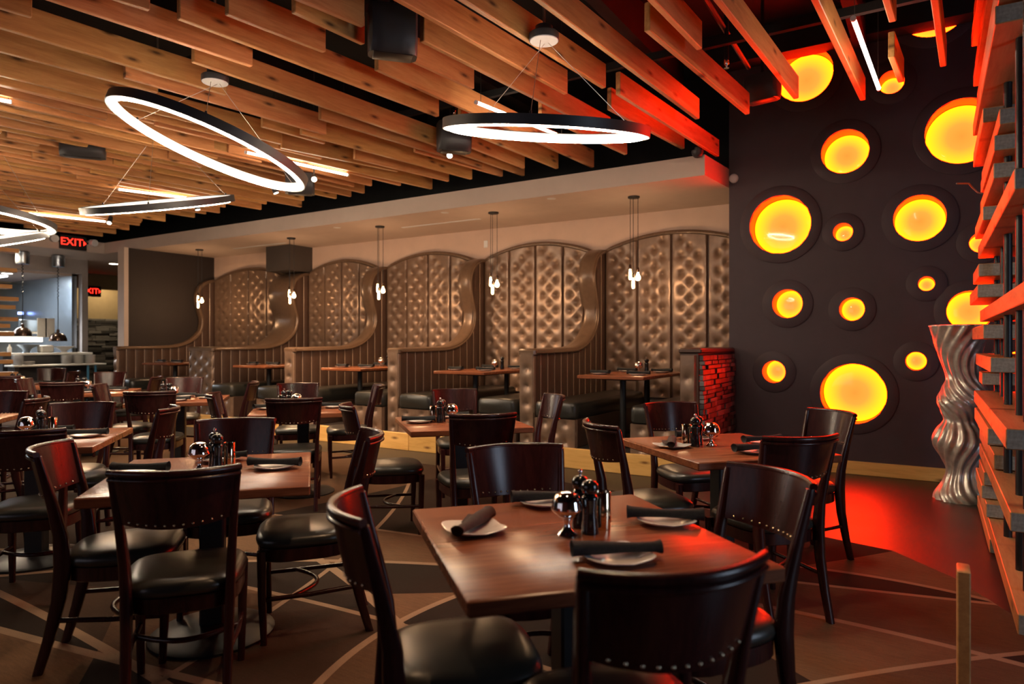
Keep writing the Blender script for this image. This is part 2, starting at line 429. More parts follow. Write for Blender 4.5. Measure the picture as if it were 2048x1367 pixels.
# ---- booth back wall, soffit, platform ------------------------------
struct(MB().box(-13.2, XH, YB, YB+.2, 0, SB).obj('wall_back', m_wallb, smooth=0))
struct(MB().box(-20, XH, YB, YB+.2, ST, 4.75).obj('wall_back_upper', m_blackceil, smooth=0))
sf = MB(); ox = [(-2.03, SF), (XH, YH), (XH, YB), (-12.7, YB), (-12.7, 11.9), (-19.6, 11.9), (-19.6, 5.0), (-19.6, -3.5), (-13.9, -3.5), (-13.9, SF+.12)]
n = len(ox); sf.add([(x, y, SB) for x, y in ox]+[(x, y, ST) for x, y in ox], [tuple(range(n)), tuple(range(2*n-1, n-1, -1))]+[(i, i+n, (i+1) % n+n, (i+1) % n) for i in range(n)])
soffit = struct(sf.obj('trim_1', m_soffit, smooth=0))
plat = struct(MB().box(-13.2, -1.905, 6.62, YB, 0, PZ).obj('floor_platform', m_darkbrown, smooth=0))
# pine fascia boards along the platform edge, boards butted end to end
xs = [-13.2, -10.9, -8.2, -5.6, -3.6, -1.92]
for i in range(len(xs)-1):
    MB().bbox(xs[i]+.002, xs[i+1]-.002, 6.585, 6.625, 0, PZ+.005, .005).obj('fascia_board', m_gold, plat, smooth=0)
m_carpet2 = plain('booth_floor', (.022,.018,.015), .8)

# ---- ceiling beams (S and E are points of the lower edge in the photograph) ----
BZ, BH, BT = 3.38, .185, .042
bl = [((980,-70),(1390,235)), ((820,-58),(1203,177)), ((640,-75),(1127,193)), ((839,80),(1214,270)), ((1076,232),(1248,310)), ((1214,224),(1362,302)),
 ((1231,187),(1431,312)), ((1288,65),(1490,231)), ((1180,-105),(1393,107)), ((1370,-70),(1587,197)), ((1585,-70),(1720,204)), ((1745,-70),(1778,40)),
 ((1776,115),(1796,165)), ((1850,-70),(1880,138)), ((748,137),(1182,333)), ((815,122),(941,180)), ((353,45),(872,238)), ((915,256),(1111,336)),
 ((382,127),(1044,353)), ((905,287),(1044,341)), ((636,237),(960,335)), ((826,306),(1001,355)), ((599,265),(940,356)), ((706,318),(894,363)),
 ((521,257),(646,291)), ((-150,-84),(500,131)), ((-300,-30),(449,192)), ((-300,32),(312,192)), ((246,154),(648,268)), ((-300,82),(560,290)),
 ((-300,108),(640,323)), ((-200,142),(211,240)), ((25,218),(470,310)), ((449,25),(645,101)), ((582,26),(722,90)), ((430,-60),(722,60)),
 ((80,-50),(296,19)), ((-250,-55),(61,38)), ((560,300),(793,347)), ((480,292),(861,377))]
beams = []
for (a, b) in bl:
    p, q = atz(*a, BZ), atz(*b, BZ); beams.append((p, q))
# the dense far field on the left: regularly spaced boards with random butt joints
dirv = (beams[16][1]-beams[16][0]).normalized(); nrm = Vector((-dirv.y, dirv.x, 0))
c0 = beams[39][1].dot(nrm); rnd = random.Random(3)
for i in range(34):
    c = c0+.22+i*.262+rnd.uniform(-.05, .05)
    s_end = 6.75+rnd.uniform(-.35, .25); base = nrm*c; base.z = BZ
    def pt(Y): return base+dirv*((Y-base.y)/dirv.y)
    cuts = [-3.0, rnd.uniform(-.5, 1.5), rnd.uniform(2.2, 4.6), s_end]
    for j in range(3):
        off = nrm*(.05 if j % 2 else 0)
        a, b = pt(cuts[j])+off, pt(cuts[j+1]+rnd.uniform(.0, .5)*(j < 2))+off
        if a.x < -13.6 or b.x < -13.6: 
            if b.x < -13.6: continue
            a = a+(b-a)*((-13.6-a.x)/(b.x-a.x))
        beams.append((a, b))
for i, (p, q) in enumerate(beams):
    L = (q-p).length; ang = math.atan2(q.y-p.y, q.x-p.x)-PI/2
    dz = (i*37 % 11-5)*.004
    MB().bbox(0, BT, 0, L, 0, BH+(i % 3)*.006, .005).obj('beam', m_beam, ceil, (p.x, p.y, BZ+dz), ang, smooth=0)
# black joists and duct runs in the plenum
for i in range(9):
    MB().box(-14+i*1.9, -13.88+i*1.9, -3.5, 7.8, 4.35, 4.75).obj('joist', m_blackceil, ceil, smooth=0)
for y in (1.2, 3.3, 5.2):
    MB().box(-13.8, 1.2, y, y+.045, 3.60, 3.66).obj('hanger_channel', m_blackceil, ceil, smooth=0)
p = aty(1600, 97, 7.6)
MB().box(XH-.2, 3.2, 7.6, YH-.002, p.z, 4.75).obj('bulkhead', m_blackceil, ceil, smooth=0)
# ================================================================== BOOTHS
DIV = [(-4.05, -3.85), (-6.055, -5.855), (-8.04, -7.84), (-10.35, -9.73), (-12.62, -12.5)]   # divider left/right faces
bay = [(-3.85, XH), (-5.855, -4.05), (-7.84, -6.055), (-9.73, -8.04), (-12.5, -10.35)]
ordn = ['rightmost', 'second from right', 'middle', 'second from left', 'leftmost']
def arch(u): return 2.60+.19*math.sin(PI*min(1, max(0, u)))**.8       # u 0..1 across a bay
def tuft_h(x, z, cols, rows):                                        # distance field of a buttoned surface
    best = 9; 
    for bx, bz in cols:
        d = math.hypot(x-bx, z-bz)
        if d < best: best = d
    return best
def tuft_panel(wd, hgt, top=None, pitch=.112, depth=.044, step=.014, edge=.022):
    """upholstered panel in the XZ plane facing -Y, buttons in a diamond lattice; returns (panel MB, button positions)"""
    rows = int(hgt/pitch); btn = []
    for r in range(rows+1):
        z = pitch*.5+r*pitch
        xs_ = (.26*wd, .74*wd) if r % 2 == 0 else ((.5*wd,) if wd < .6 else (.02*wd, .5*wd, .98*wd))
        if wd < .22: xs_ = (.5*wd,) if r % 2 == 0 else ()
        for x in xs_:
            if z < (top(x) if top else hgt)-.04: btn.append((x, z))
    nx, nz = max(6, int(wd/step)), int(hgt/step); m = MB(); grid = []
    for j in range(nz+1):
        z = hgt*j/nz
        for i in range(nx+1):
            x = wd*i/nx; zt = min(z, top(x)) if top else z
            d = 9
            for bx, bz in btn:
                if abs(bz-zt) < .12:
                    q = math.hypot(x-bx, zt-bz); d = min(d, q)
            h = 1-math.exp(-(d/.038)**1.15)
            e = min(1, min(x, wd-x)/edge); h *= math.sqrt(max(0, e*(2-e)))
            grid.append((x, -depth*h, zt))
    m.v = grid
    for j in range(nz):
        for i in range(nx):
            a = j*(nx+1)+i
            if abs(grid[a][2]-grid[a+nx+1][2]) < 1e-6 and abs(grid[a+1][2]-grid[a+nx+2][2]) < 1e-6: continue
            m.f.append((a, a+1, a+nx+2, a+nx+1))
    return m, btn
def buttons(btn, y=-.004, r=.008):
    m = MB()
    for x, z in btn:
        rr = []
        for q, yy in ((1, 0), (.85, -.5), (.45, -.8)):
            rr.append([(x+r*q*math.cos(2*PI*k/7), y+r*yy, z+r*q*math.sin(2*PI*k/7)) for k in range(7)])
        m.loft(rr, True, True)
    return m
SEATZ = PZ+.47
BACK0 = PZ+.42
proto_panels = {}
for bi, (x0, x1) in enumerate(bay):
    root = empty('tufted_headboard', (x0, YB-.003, 0))
    tag(root, ['bronze button-tufted booth back with arched top beside the plum wall', 'bronze tufted arched booth back second from the plum wall',
               'bronze tufted arched booth back in the middle of the row', 'bronze tufted arched booth back left of the middle, beside the taupe column',
               'bronze tufted arched booth back at far left beside the dark partition'][bi], 'booth back', 'tufted booth backs')
    wd = (x1-x0); npan = 4; pw = wd/npan
    key = round(wd, 2)
    if key not in proto_panels:
        lst = []
        for k in range(npan):
            zt = 2.85-BACK0
            m, btn = tuft_panel(pw-.012, zt, lambda x, k=k: arch((k*pw+x)/wd)-BACK0-.03)
            lst.append((m.mesh('tufted_panel', m_bronze, 60), buttons(btn).mesh('tuft_buttons', m_bronzedark, 60)))
        proto_panels[key] = lst
    for k in range(npan):
        a, b = proto_panels[key][k]
        po = link('tufted_panel', a, root, (k*pw+.006, -.055, BACK0)); stuff(link('tuft_buttons', b, po, (0, 0, 0)))
    bk = MB(); prof = [(i/24*wd, arch(i/24)) for i in range(25)]
    bk.add([(x, -.055, BACK0) for x, z in prof]+[(x, -.055, z) for x, z in prof]+[(x, 0, BACK0) for x, z in prof]+[(x, 0, z) for x, z in prof],
           [(i, i+1, i+26, i+25) for i in range(24)]+[(25+i, 26+i, 76+i, 75+i) for i in range(24)])
    bk.obj('backboard', m_channel, root, smooth=0)
    rl = MB().tube([(x, -.05, z) for x, z in prof], .033, 10).obj('arched_roll', m_bronzedark, root)
    stuff(buttons([(i/24*wd, arch(i/24)) for i in range(1, 24, 2)], -.08, .009).obj('roll_buttons', m_bronze, rl))
# divider profile: tall S-curve at the wall sweeping down to a low arm (Y, z)
def catmull(P, n=8):
    out = []
    for i in range(len(P)-1):
        p0, p1, p2, p3 = P[max(i-1, 0)], P[i], P[i+1], P[min(i+2, len(P)-1)]
        for j in range(n):
            t = j/n; t2, t3 = t*t, t*t*t
            out.append(tuple(.5*((2*p1[a])+(-p0[a]+p2[a])*t+(2*p0[a]-5*p1[a]+4*p2[a]-p3[a])*t2+(-p0[a]+3*p1[a]-3*p2[a]+p3[a])*t3) for a in (0, 1)))
    out.append(P[-1]); return out
YF = 6.70
PROF = catmull([(8.74, 2.60), (8.56, 2.585), (8.37, 2.47), (8.285, 2.25), (8.34, 2.0), (8.40, 1.78), (8.34, 1.55), (8.12, 1.37), (7.80, 1.275), (7.3, 1.255), (YF+.03, 1.25)])
def prof_top(Y):                          # upper outline as a function of Y (tall part first)
    if Y >= 8.40: 
        return max(z for y, z in PROF if abs(y-Y) < .06)
    best = min(PROF[len(PROF)//2-6:], key=lambda q: abs(q[0]-Y)); return best[1]
for di, (xl, xr) in enumerate(DIV):
    root = empty('booth_divider', (xl, 0, PZ)); W = xr-xl
    tag(root, ['brown channelled booth divider with S-curved end, rightmost of the row', 'brown channelled S-curved booth divider second from right',
               'brown channelled S-curved booth divider in the middle of the row', 'thick S-curved booth divider under the taupe column with wide tufted front',
               'S-curved channelled divider against the dark partition at far left'][di], 'booth divider', 'S-curved booth dividers')
    Z = lambda z: z-PZ
    core = MB(); base = [(8.74, PZ), (YF+.03, PZ)]
    poly = PROF+[(YF+.03, PZ), (8.74, PZ)]; n = len(poly)
    core.add([(.02, y, Z(z)) for y, z in poly]+[(W-.02, y, Z(z)) for y, z in poly], [])
    tri = delaunay_2d_cdt([Vector(q) for q in poly], [(i, (i+1) % n) for i in range(n)], [], 1, 1e-6)
    if len(tri[0]) == n:
        core.f += [tuple(f) for f in tri[2]]+[tuple(i+n for i in reversed(f)) for f in tri[2]]
    core.obj('core', m_channel, root, smooth=0)
    # upholstered cap running over the S-curve
    cap = MB(); rings = []
    for y, z in PROF:
        rings.append([(-.012+(W+.024)*q, y+0, Z(z)+.0) for q in (0, .25, .5, .75, 1)])
    # push cap outwards along the profile normal
    cr = []
    for i, (y, z) in enumerate(PROF):
        a, b = PROF[max(i-1, 0)], PROF[min(i+1, len(PROF)-1)]; ty, tz = b[0]-a[0], b[1]-a[1]; L = math.hypot(ty, tz); ny, nz = tz/L, -ty/L
        cr.append([(-.012+(W+.024)*q, y+ny*o, Z(z)+nz*o) for q, o in ((0, -.02), (0, .012), (.04, .026), (.3, .034), (.7, .034), (.96, .026), (1, .012), (1, -.02))])
    cap.loft(cr, False, False)
    cp = cap.obj('upholstered_cap', m_bronzedark, root, smooth=70)
    for xx in (-.014, W+.014):
        MB().tube([(xx, y, Z(z)-.012) for y, z in PROF], .013, 6).obj('edge_welt', m_bronzedark, cp)
    # vertical channels with piping, both sides
    for side, xx, sg in ((0, W-.02, 1), (1, .02, -1)):
        if (di == 4 and side == 1): continue
        pip = MB(); y = 8.72; cw = .168
        while y-cw > YF-.01:
            a, b = y-cw, y; ch = MB(); rr = []
            for q in (0, .04, .12, .3, .5, .7, .88, .96, 1):
                yy = a+cw*q; o = .016*math.sqrt(max(0, 1-(2*q-1)**2))+.001
                zt = min(prof_top(yy), prof_top(a+.001) if b < 8.3 else 9)-.01
                rr.append([(xx+sg*o, yy, Z(.55)), (xx+sg*o, yy, Z(zt))])
            ch.loft(rr, False, False).obj('channel', m_channel, root, smooth=60)
            zt = prof_top(a)-.015; pip.tube([(xx+sg*.008, a, Z(.56)), (xx+sg*.008, a, Z(zt))], .0055, 5)
            y -= cw
        pip.obj('piping', m_piping, root)
    MB().bbox(-.014, W+.014, YF-.012, YF+.08, 1.20-PZ, 1.282-PZ, .02).obj('front_cap', m_bronzedark, root)
    # tufted front post
    m, btn = tuft_panel(W, 1.235-PZ, None, .10, .044, .014)
    fp = m.obj('front_pad', m_bronze, root, (0, YF+.032, 0), smooth=60); stuff(buttons(btn).obj('tuft_buttons', m_bronzedark, fp))
# benches on both sides of each divider, seat + tufted base
def bench(xa, xb, lab, extra=0, y1=YB-.10):
    root = empty('booth_bench', ((xa+xb)/2, 0, PZ)); tag(root, lab, 'bench', 'booth benches'); w_ = (xb-xa)
    st = MB(); rr = []
    y0 = YF-.06
    for i, y in enumerate([y0, y0+.012, y0+.04, y0+.10, y0+.2, y1]):
        s_ = [.80, .90, .97, 1, 1, 1][i]; zc = .40
        rr.append([((w_/2)*s_*a*.985, y, zc+.095*s_*b) for a, b in ((-1, -.7), (-.95, -1), (.95, -1), (1, -.7), (1, .55), (.93, .9), (.75, 1.0), (0, 1.1), (-.75, 1.0), (-.93, .9), (-1, .55))])
    st.loft(rr).obj('seat_cushion', m_vinyl, root, smooth=50)
    MB().bbox(-w_/2+.01, w_/2-.01, YF-.02, y1, 0, .31, .008).obj('base_box', m_channel, root, smooth=0)
    m, btn = tuft_panel(w_-.01, .305, None, .10, .042, .014)
    fp = m.obj('base_pad', m_bronze, root, (-w_/2+.005, YF-.022, 0), smooth=60); stuff(buttons(btn).obj('tuft_buttons', m_bronzedark, fp))
BN = ['the rightmost booth', 'the second booth', 'the middle booth', 'the fourth booth', 'the leftmost booth']
for bi, (x0, x1) in enumerate(bay):
    nm = BN[bi]
    bench(x0+.022, x0+.56, 'dark vinyl bench with tufted base on the left side of '+nm)
    bench(x1-(.72 if bi == 0 else .56), x1-(.20 if bi == 0 else .022), 'dark vinyl bench with tufted base on the right side of '+nm)
# brick-clad pony wall closing the right booth
root = empty('brick_pier', (-2.03, 7.2, 0)); tag(root, 'low pier clad in slate bricks with tufted bronze front beside the plum wall', 'pier')
MB().bbox(-.10, .085, -.62, .638, 0, 1.25, .004).obj('core', m_channel, root, smooth=0)
MB().bbox(-.11, .12, -.64, .638, 1.25, 1.30, .012).obj('padded_top', m_channel, root)
m, btn = tuft_panel(.165, 1.2, None, .115, .044, .014)
fp = m.obj('front_pad', m_bronze, root, (-.095, -.622, .03), smooth=60); stuff(buttons(btn).obj('tuft_buttons', m_bronzedark, fp))
rb = random.Random(11); z = .03; brick_me = {}
while z < 1.23:
    h = rb.choice([.042, .055, .068]); y = -.60
    if z+h > 1.245: h = 1.245-z
    while y < .62:
        L = rb.choice([.075, .13, .19, .25]); L = min(L, .63-y)
        if L < .02: break
        d = rb.choice([.0, .008, .016, .024]); key = (round(L, 3), round(h, 3), d)
        if key not in brick_me: brick_me[key] = MB().bbox(0, .03+d, 0, L-.005, 0, h-.005, .003).mesh('brick', m_stone, 0)
        link('brick', brick_me[key], root, (.087, y, z)); y += L
    z += h
# taupe column on the thick divider, dark partition at the far left
struct(MB().box(-10.36, -9.73, 8.22, YB, 2.64, SB).obj('column_1', m_greybox, smooth=0))
struct(MB().box(-12.76, -12.64, 6.95, YB, 0, SB).obj('wall_left', m_darkbrown, smooth=0))
struct(MB().box(-12.79, -12.58, 6.87, 6.95, 0, SB).obj('trim_2', m_soffit, smooth=0))

# ---- booth tables with settings -------------------------------------
def plate_mesh():
    m = MB(); rings = []
    N = 48
    def ring(hw, z, lift):
        out = []
        for k in range(N):
            a = 2*PI*k/N; c, s_ = math.cos(a), math.sin(a); e = 4.0
            rr = hw/((abs(c)**e+abs(s_)**e)**(1/e)); x, y = rr*c, rr*s_
            cf = (abs(x*y)/(hw*hw)); out.append((x, y, z+lift*cf))
        return out
    for hw, z, lf in ((.045, 0, 0), (.052, .0, 0), (.090, .010, .010), (.092, .013, .011), (.089, .0135, .011), (.055, .006, .0), (.01, .005, 0)): rings.append(ring(hw, z, lf))
    return m.loft(rings).mesh('plate', m_porcelain, 50)
me_plate = plate_mesh()
def napkin_mesh(mat, seed):
    r0 = random.Random(seed); m = MB(); rings = []
    for i in range(15):
        t = i/14; x = (t-.5)*.25; N = 16
        rr = .021+.004*math.sin(t*5+seed)+(.004 if t in (0, 1) else 0); sq = .78
        cy = .004*math.sin(t*4+seed)
        rings.append([(x, cy+rr*math.cos(2*PI*k/N)*(1+.08*math.sin(3*2*PI*k/N+t*3)), .018+rr*sq*math.sin(2*PI*k/N)) for k in range(N)])
    e = rings[-1]; rings.append([(p[0]-.012, p[1]*.45, .018+(p[2]-.018)*.45) for p in e])
    s_ = rings[0]; rings.insert(0, [(p[0]+.012, p[1]*.45, .018+(p[2]-.018)*.45) for p in s_])
    m.loft(rings)
    me = m.mesh('napkin_roll', mat, 60); fl = MB()
    fl.add([(-.03, .012, .003), (.115, .012, .003), (.095, .066, .010), (.01, .05, .006), (-.03, .012, .0055), (.115, .012, .0055), (.095, .066, .0125), (.01, .05, .0085)],
           [(0, 3, 2, 1), (4, 5, 6, 7), (0, 1, 5, 4), (1, 2, 6, 5), (2, 3, 7, 6), (3, 0, 4, 7)])
    return me, fl.mesh('loose_flap', mat, 0)
me_naps = [napkin_mesh(m_napkin, 1), napkin_mesh(m_napkin, 2.3), napkin_mesh(m_brownlinen, 4.1)]
def votive_meshes():
    dome = MB().lathe([(.012, .050), (.028, .058), (.043, .070), (.0495, .080), (.050, .083), (.047, .092), (.0455, .104), (.040, .118), (.030, .128), (.016, .1345), (.004, .136)], 32).mesh('dome', m_chrome, 60)
    foot = MB().lathe([(.030, 0), (.031, .003), (.026, .008), (.015, .018), (.010, .030), (.009, .038), (.014, .048), (.013, .052)], 28).mesh('foot', m_chrome, 60)
    return dome, foot
me_dome, me_foot = votive_meshes()
me_millbody = MB().lathe([(.027, 0), (.0275, .004), (.0265, .02), (.0225, .055), (.022, .075), (.0255, .105), (.0262, .112), (.023, .117), (.019, .121)], 28).mesh('mill_body', m_blackgloss, 50)
me_millhead = MB().lathe([(.015, .121), (.024, .127), (.0278, .140), (.0265, .153), (.020, .162), (.009, .167), (.003, .168)], 28).mesh('mill_head', m_blackgloss, 60)
me_knob = MB().lathe([(.004, .167), (.004, .172), (.0075, .176), (.0075, .182), (.004, .186), (.001, .187)], 16).mesh('metal_knob', m_chrome, 60)
def cup_mesh():
    return MB().lathe([(.026, 0), (.027, .003), (.027, .118), (.0262, .119), (.0252, .117), (.0252, .006), (.002, .005)], 32, cap=False).mesh('metal_cup', m_cup, 50)
me_cup = cup_mesh()
def setting(center, zt, rz, nm, sides, votive=True, rsep=.30, rsepy=None, sset=(0, 0), small=False, vrot=0):
    """plates and napkins on the given sides of a table plus the centre set"""
    cz, sz = math.cos(rz), math.sin(rz)
    def Wd(x, y): return (center[0]+cz*x-sz*y, center[1]+sz*x+cz*y)
    for i, (sd, (dx, dy), prot, nrot, nm2) in enumerate(sides):
        x, y = Wd(dx, dy)
        p = link('plate', me_plate, None, (x, y, zt+.0008), rz+prot); tag(p, 'square white plate on the %s side of %s' % (sd, nm), 'plate', 'square white side plates')
        a, b = me_naps[nm2]
        nk = link('napkin_roll', a, None, (x, y, zt+.0150), rz+nrot); tag(nk, 'rolled %s napkin on the %s side of %s' % (('black', 'black', 'dark brown')[nm2], sd, nm), 'napkin', 'rolled napkins')
        link('loose_flap', b, nk)
    if votive:
        x, y = Wd(*sset)
        r0 = rz+vrot; c2, s2 = math.cos(r0), math.sin(r0)
        def Q(a, b): return (x+c2*a-s2*b, y+s2*a+c2*b, zt+.0005)
        v = empty('votive_lamp', Q(0, 0)); tag(v, 'polished chrome dome votive lamp on '+nm, 'lamp', 'chrome votive lamps'); link('foot', me_foot, v); link('dome', me_dome, v)
        g = empty('pepper_mill', Q(.062, .085)); tag(g, 'black pepper mill with metal knob on '+nm, 'pepper mill', 'black pepper mills')
        link('mill_body', me_millbody, g); h_ = link('mill_head', me_millhead, g); link('metal_knob', me_knob, h_)
        if not small:
            g = empty('salt_mill', Q(.075, .010)); tag(g, 'black salt mill with plain round head on '+nm, 'salt mill', 'black salt mills')
            link('mill_body', me_millbody, g); link('mill_head', me_millhead, g)
            cu = link('metal_cup', me_cup, None, Q(.128, .055)); tag(cu, 'shiny metal cup on '+nm, 'cup', 'shiny metal cups')
bt = [(-2.93, 7.45), (-4.95, 7.5), (-6.95, 7.5), (-8.9, 7.5), (-11.4, 7.5)]
for i, (x, y) in enumerate(bt):
    nm = BN[i]
    zt = PZ+.79
    t = empty('booth_table', (x, y, PZ)); tag(t, 'dark wood rectangular table in '+nm, 'table', 'booth tables')
    MB().bbox(-.38, .38, -.76, .70, .752, .79, .006).obj('tabletop', m_table, t, rz=0)
    for yy in (-.38, .36):
        MB().lathe([(.035, .02), (.034, .75)], 16, 0, yy).obj('column', m_black, t)
        MB().lathe([(.17, 0), (.17, .012), (.06, .03), (.04, .04)], 24, 0, yy).obj('foot_plate', m_black, t)
    MB().bbox(-.2, .2, -.5, .5, .73, .752, .004).obj('top_bracket', m_black, t)
    setting((x, y), zt, PI/2, nm+' table', [('front left', (-.50, .22), .1, 1.4, 0), ('front right', (-.48, -.22), -.1, 1.7, 1), ('rear left', (.28, .22), 0, 1.5, 1), ('rear right', (.26, -.22), .1, 1.6, 0)], True, sset=(.02, -.03), small=True, vrot=-PI/2)
# ================================================================== DINING TABLES AND CHAIRS
TA = math.radians(48)                       # table axes turned against the walls
e2 = Vector((math.cos(TA), math.sin(TA), 0)); e1 = Vector((math.sin(TA), -math.cos(TA), 0))
TZ = .76
def camw(x, z): return Vector((cs*x-sn*z, sn*x+cs*z, 0))
TAB = {  # centre in camera ground coordinates (right, forward)
 1: (.187, 2.137), 2: (-1.389, 3.17), 3: (1.217, 3.95), 4: (-.389, 5.14), 5: (-1.88, 6.15), 6: (-2.96, 4.25), 7: (-3.50, 7.20), 8: (-5.12, 8.34), 9: (-6.73, 9.45), 10: (-4.43, 5.22)}
TN = {1: 'the big foreground table', 2: 'the left foreground table', 3: 'the table by the plum wall', 4: 'the table before the second booth',
      5: 'the table before the middle booth', 6: 'the table behind the red-lit chair', 7: 'the table before the fourth booth',
      8: 'the far table before the corridor', 9: 'the far table before the kitchen', 10: 'the table cut by the left frame'}
def table(i):
    c = camw(*TAB[i]); t = empty('dining_table', (c.x, c.y, .008), TA)
    tag(t, {1: 'big glossy wood table in the foreground with four place settings', 2: 'glossy wood table at left foreground behind a dark chair', 3: 'square wood table nearest the glowing plum wall',
            4: 'square wood table in front of the second booth from the plum wall', 5: 'square wood table in front of the middle booth', 6: 'wood table at left edge behind a red-lit chair back',
            7: 'wood table in front of the fourth booth from the plum wall', 8: 'far wood table before the stone-clad corridor', 9: 'far wood table before the kitchen counter', 10: 'wood table cut off by the left frame edge'}[i], 'table', 'square dining tables')
    a, b = .435, .455
    z1 = TZ-.008
    MB().bbox(-a, a, -b, b, z1-.042, z1, .005).obj('tabletop', m_table, t)
    MB().bbox(-.30, .30, -.035, .035, z1-.07, z1-.042, .004).obj('support_arm', m_black, t)
    MB().bbox(-.035, .035, -.30, .30, z1-.07, z1-.042, .004).obj('support_arm', m_black, t)
    MB().bbox(-.052, .052, -.052, .052, .02, z1-.07, .008).obj('pedestal', m_black, t)
    MB().lathe([(.27, 0), (.272, .012), (.25, .024), (.12, .045), (.075, .06)], 36).obj('base_plate', m_black, t)
    return c
# chair built once: origin on the floor below the seat centre, facing +Y
def chair_parts():
    P = []
    def outline(sc_, z, dz=0):
        out = []; N = 40
        for k in range(N):
            a = 2*PI*k/N; c, s_ = math.cos(a), math.sin(a); e = 3.6
            r = 1/((abs(c)**e+abs(s_)**e)**(1/e)); x, y = r*c, r*s_
            hw = .193+.035*(y+1)/2
            out.append((x*hw*sc_, y*.215*sc_+.005, z))
        return out
    m = MB().loft([outline(.93, .424), outline(1.0, .432), outline(1.02, .448), outline(.995, .466), outline(.93, .479), outline(.78, .488), outline(.45, .4945), outline(.05, .497)])
    P.append(('seat', m.mesh('seat', m_vinyl, 60), None))
    m = MB().loft([outline(.95, .365), outline(.975, .37), outline(.975, .424), outline(.95, .426)])
    P.append(('seat_frame', m.mesh('seat_frame', m_chair, 40), None))
    for s_ in (-1, 1):
        m = MB().bar([(s_*.164, -.285, 0), (s_*.166, -.245, .14), (s_*.169, -.208, .30), (s_*.172, -.193, .44), (s_*.177, -.200, .56), (s_*.186, -.228, .70), (s_*.201, -.268, .872), (s_*.202, -.272, .892)],
                     [.030, .031, .033, .034, .031, .028, .024, .022], [.036, .042, .052, .062, .052, .040, .030, .026])
        P.append(('rear_leg', m.mesh('rear_leg', m_chair, 50), None))
        m = MB().bar([(s_*.190, .180, 0), (s_*.194, .188, .2), (s_*.197, .190, .42)], [.026, .034, .040], [.026, .034, .040])
        P.append(('front_leg', m.mesh('front_leg', m_chair, 50), None))
        m = MB().tube([(s_*.168, -.225, .215), (s_*.188, -.02, .205), (s_*.192, .18, .20)], .011, 8)
        P.append(('side_stretcher', m.mesh('side_stretcher', m_chair, 60), None))
    m = MB().tube([(-.188, .05, .205)]+[(-.188+.376*q/10, .05-.10*math.sin(PI*q/10), .205) for q in range(1, 10)]+[(.188, .05, .205)], .011, 8)
    P.append(('bowed_stretcher', m.mesh('bowed_stretcher', m_chair, 60), None))
    # curved back panel
    def yb(z): return -.200-(z-.56)*.215-(.02 if z > .9 else 0)
    def pt(u, z, off):
        hw = .173+(z-.62)*.118; x = u*hw
        y = yb(z)-.078*(1-u*u)+off; return (x, y, z)
    m = MB(); NZ, NU = 8, 20; rings = []
    for j in range(NZ+1):
        rw = []
        for i in range(NU+1):
            u = -1+2*i/NU; zb = .716-.016*(1-u*u); z = zb+(.898-zb)*j/NZ; rw.append(pt(u, z, .009))
        for i in range(NU, -1, -1):
            u = -1+2*i/NU; zb = .716-.016*(1-u*u); z = zb+(.898-zb)*j/NZ; rw.append(pt(u, z, -.009))
        rings.append(rw)
    m.loft(rings); P.append(('back_panel', m.mesh('back_panel', m_chair, 50), None))
    m = MB(); path = [pt(-1.03+2.06*i/20, .900, -.006) for i in range(21)]
    m.tube(path, .0125, 8); m.tube([(x, y-.006, z-.022) for x, y, z in path], .007, 6)
    P.append(('crest_rail', m.mesh('crest_rail', m_chair, 60), 'back_panel'))
    m = MB()
    for off, sg in ((-.010, -1), (.010, 1)):
        for i in range(11):
            u = -.80+1.6*i/10; x, y, z = pt(u, .730-.016*(1-u*u), off); r = .0046
            rr = [[(x+r*q*math.cos(2*PI*k/6), y+sg*o, z+r*q*math.sin(2*PI*k/6)) for k in range(6)] for q, o in ((1, 0), (.8, .0025), (.3, .004))]
            m.loft(rr)
    P.append(('nailhead_row', m.mesh('nailhead_row', m_nail, 60), 'back_panel'))
    return P
CP = chair_parts()
def chair(pxy, face, lab, jit=0):
    b = atz(pxy[0], pxy[1], .90); f = face.normalized()
    rz = math.atan2(f.y, f.x)-PI/2+jit
    f = Vector((-math.sin(rz), math.cos(rz), 0))
    o = b+f*.30; root = empty('dining_chair', (o.x, o.y, .008), rz); tag(root, lab, 'chair', 'mahogany dining chairs')
    par = {}
    for nme, me, pr in CP:
        q = link(nme, me, par.get(pr, root)); par[nme] = q
        if nme == 'nailhead_row': stuff(q)
    return root
N_, F_, L_, R_ = e1, -e1, -e2, e2         # sides of a table: near, far, left, right
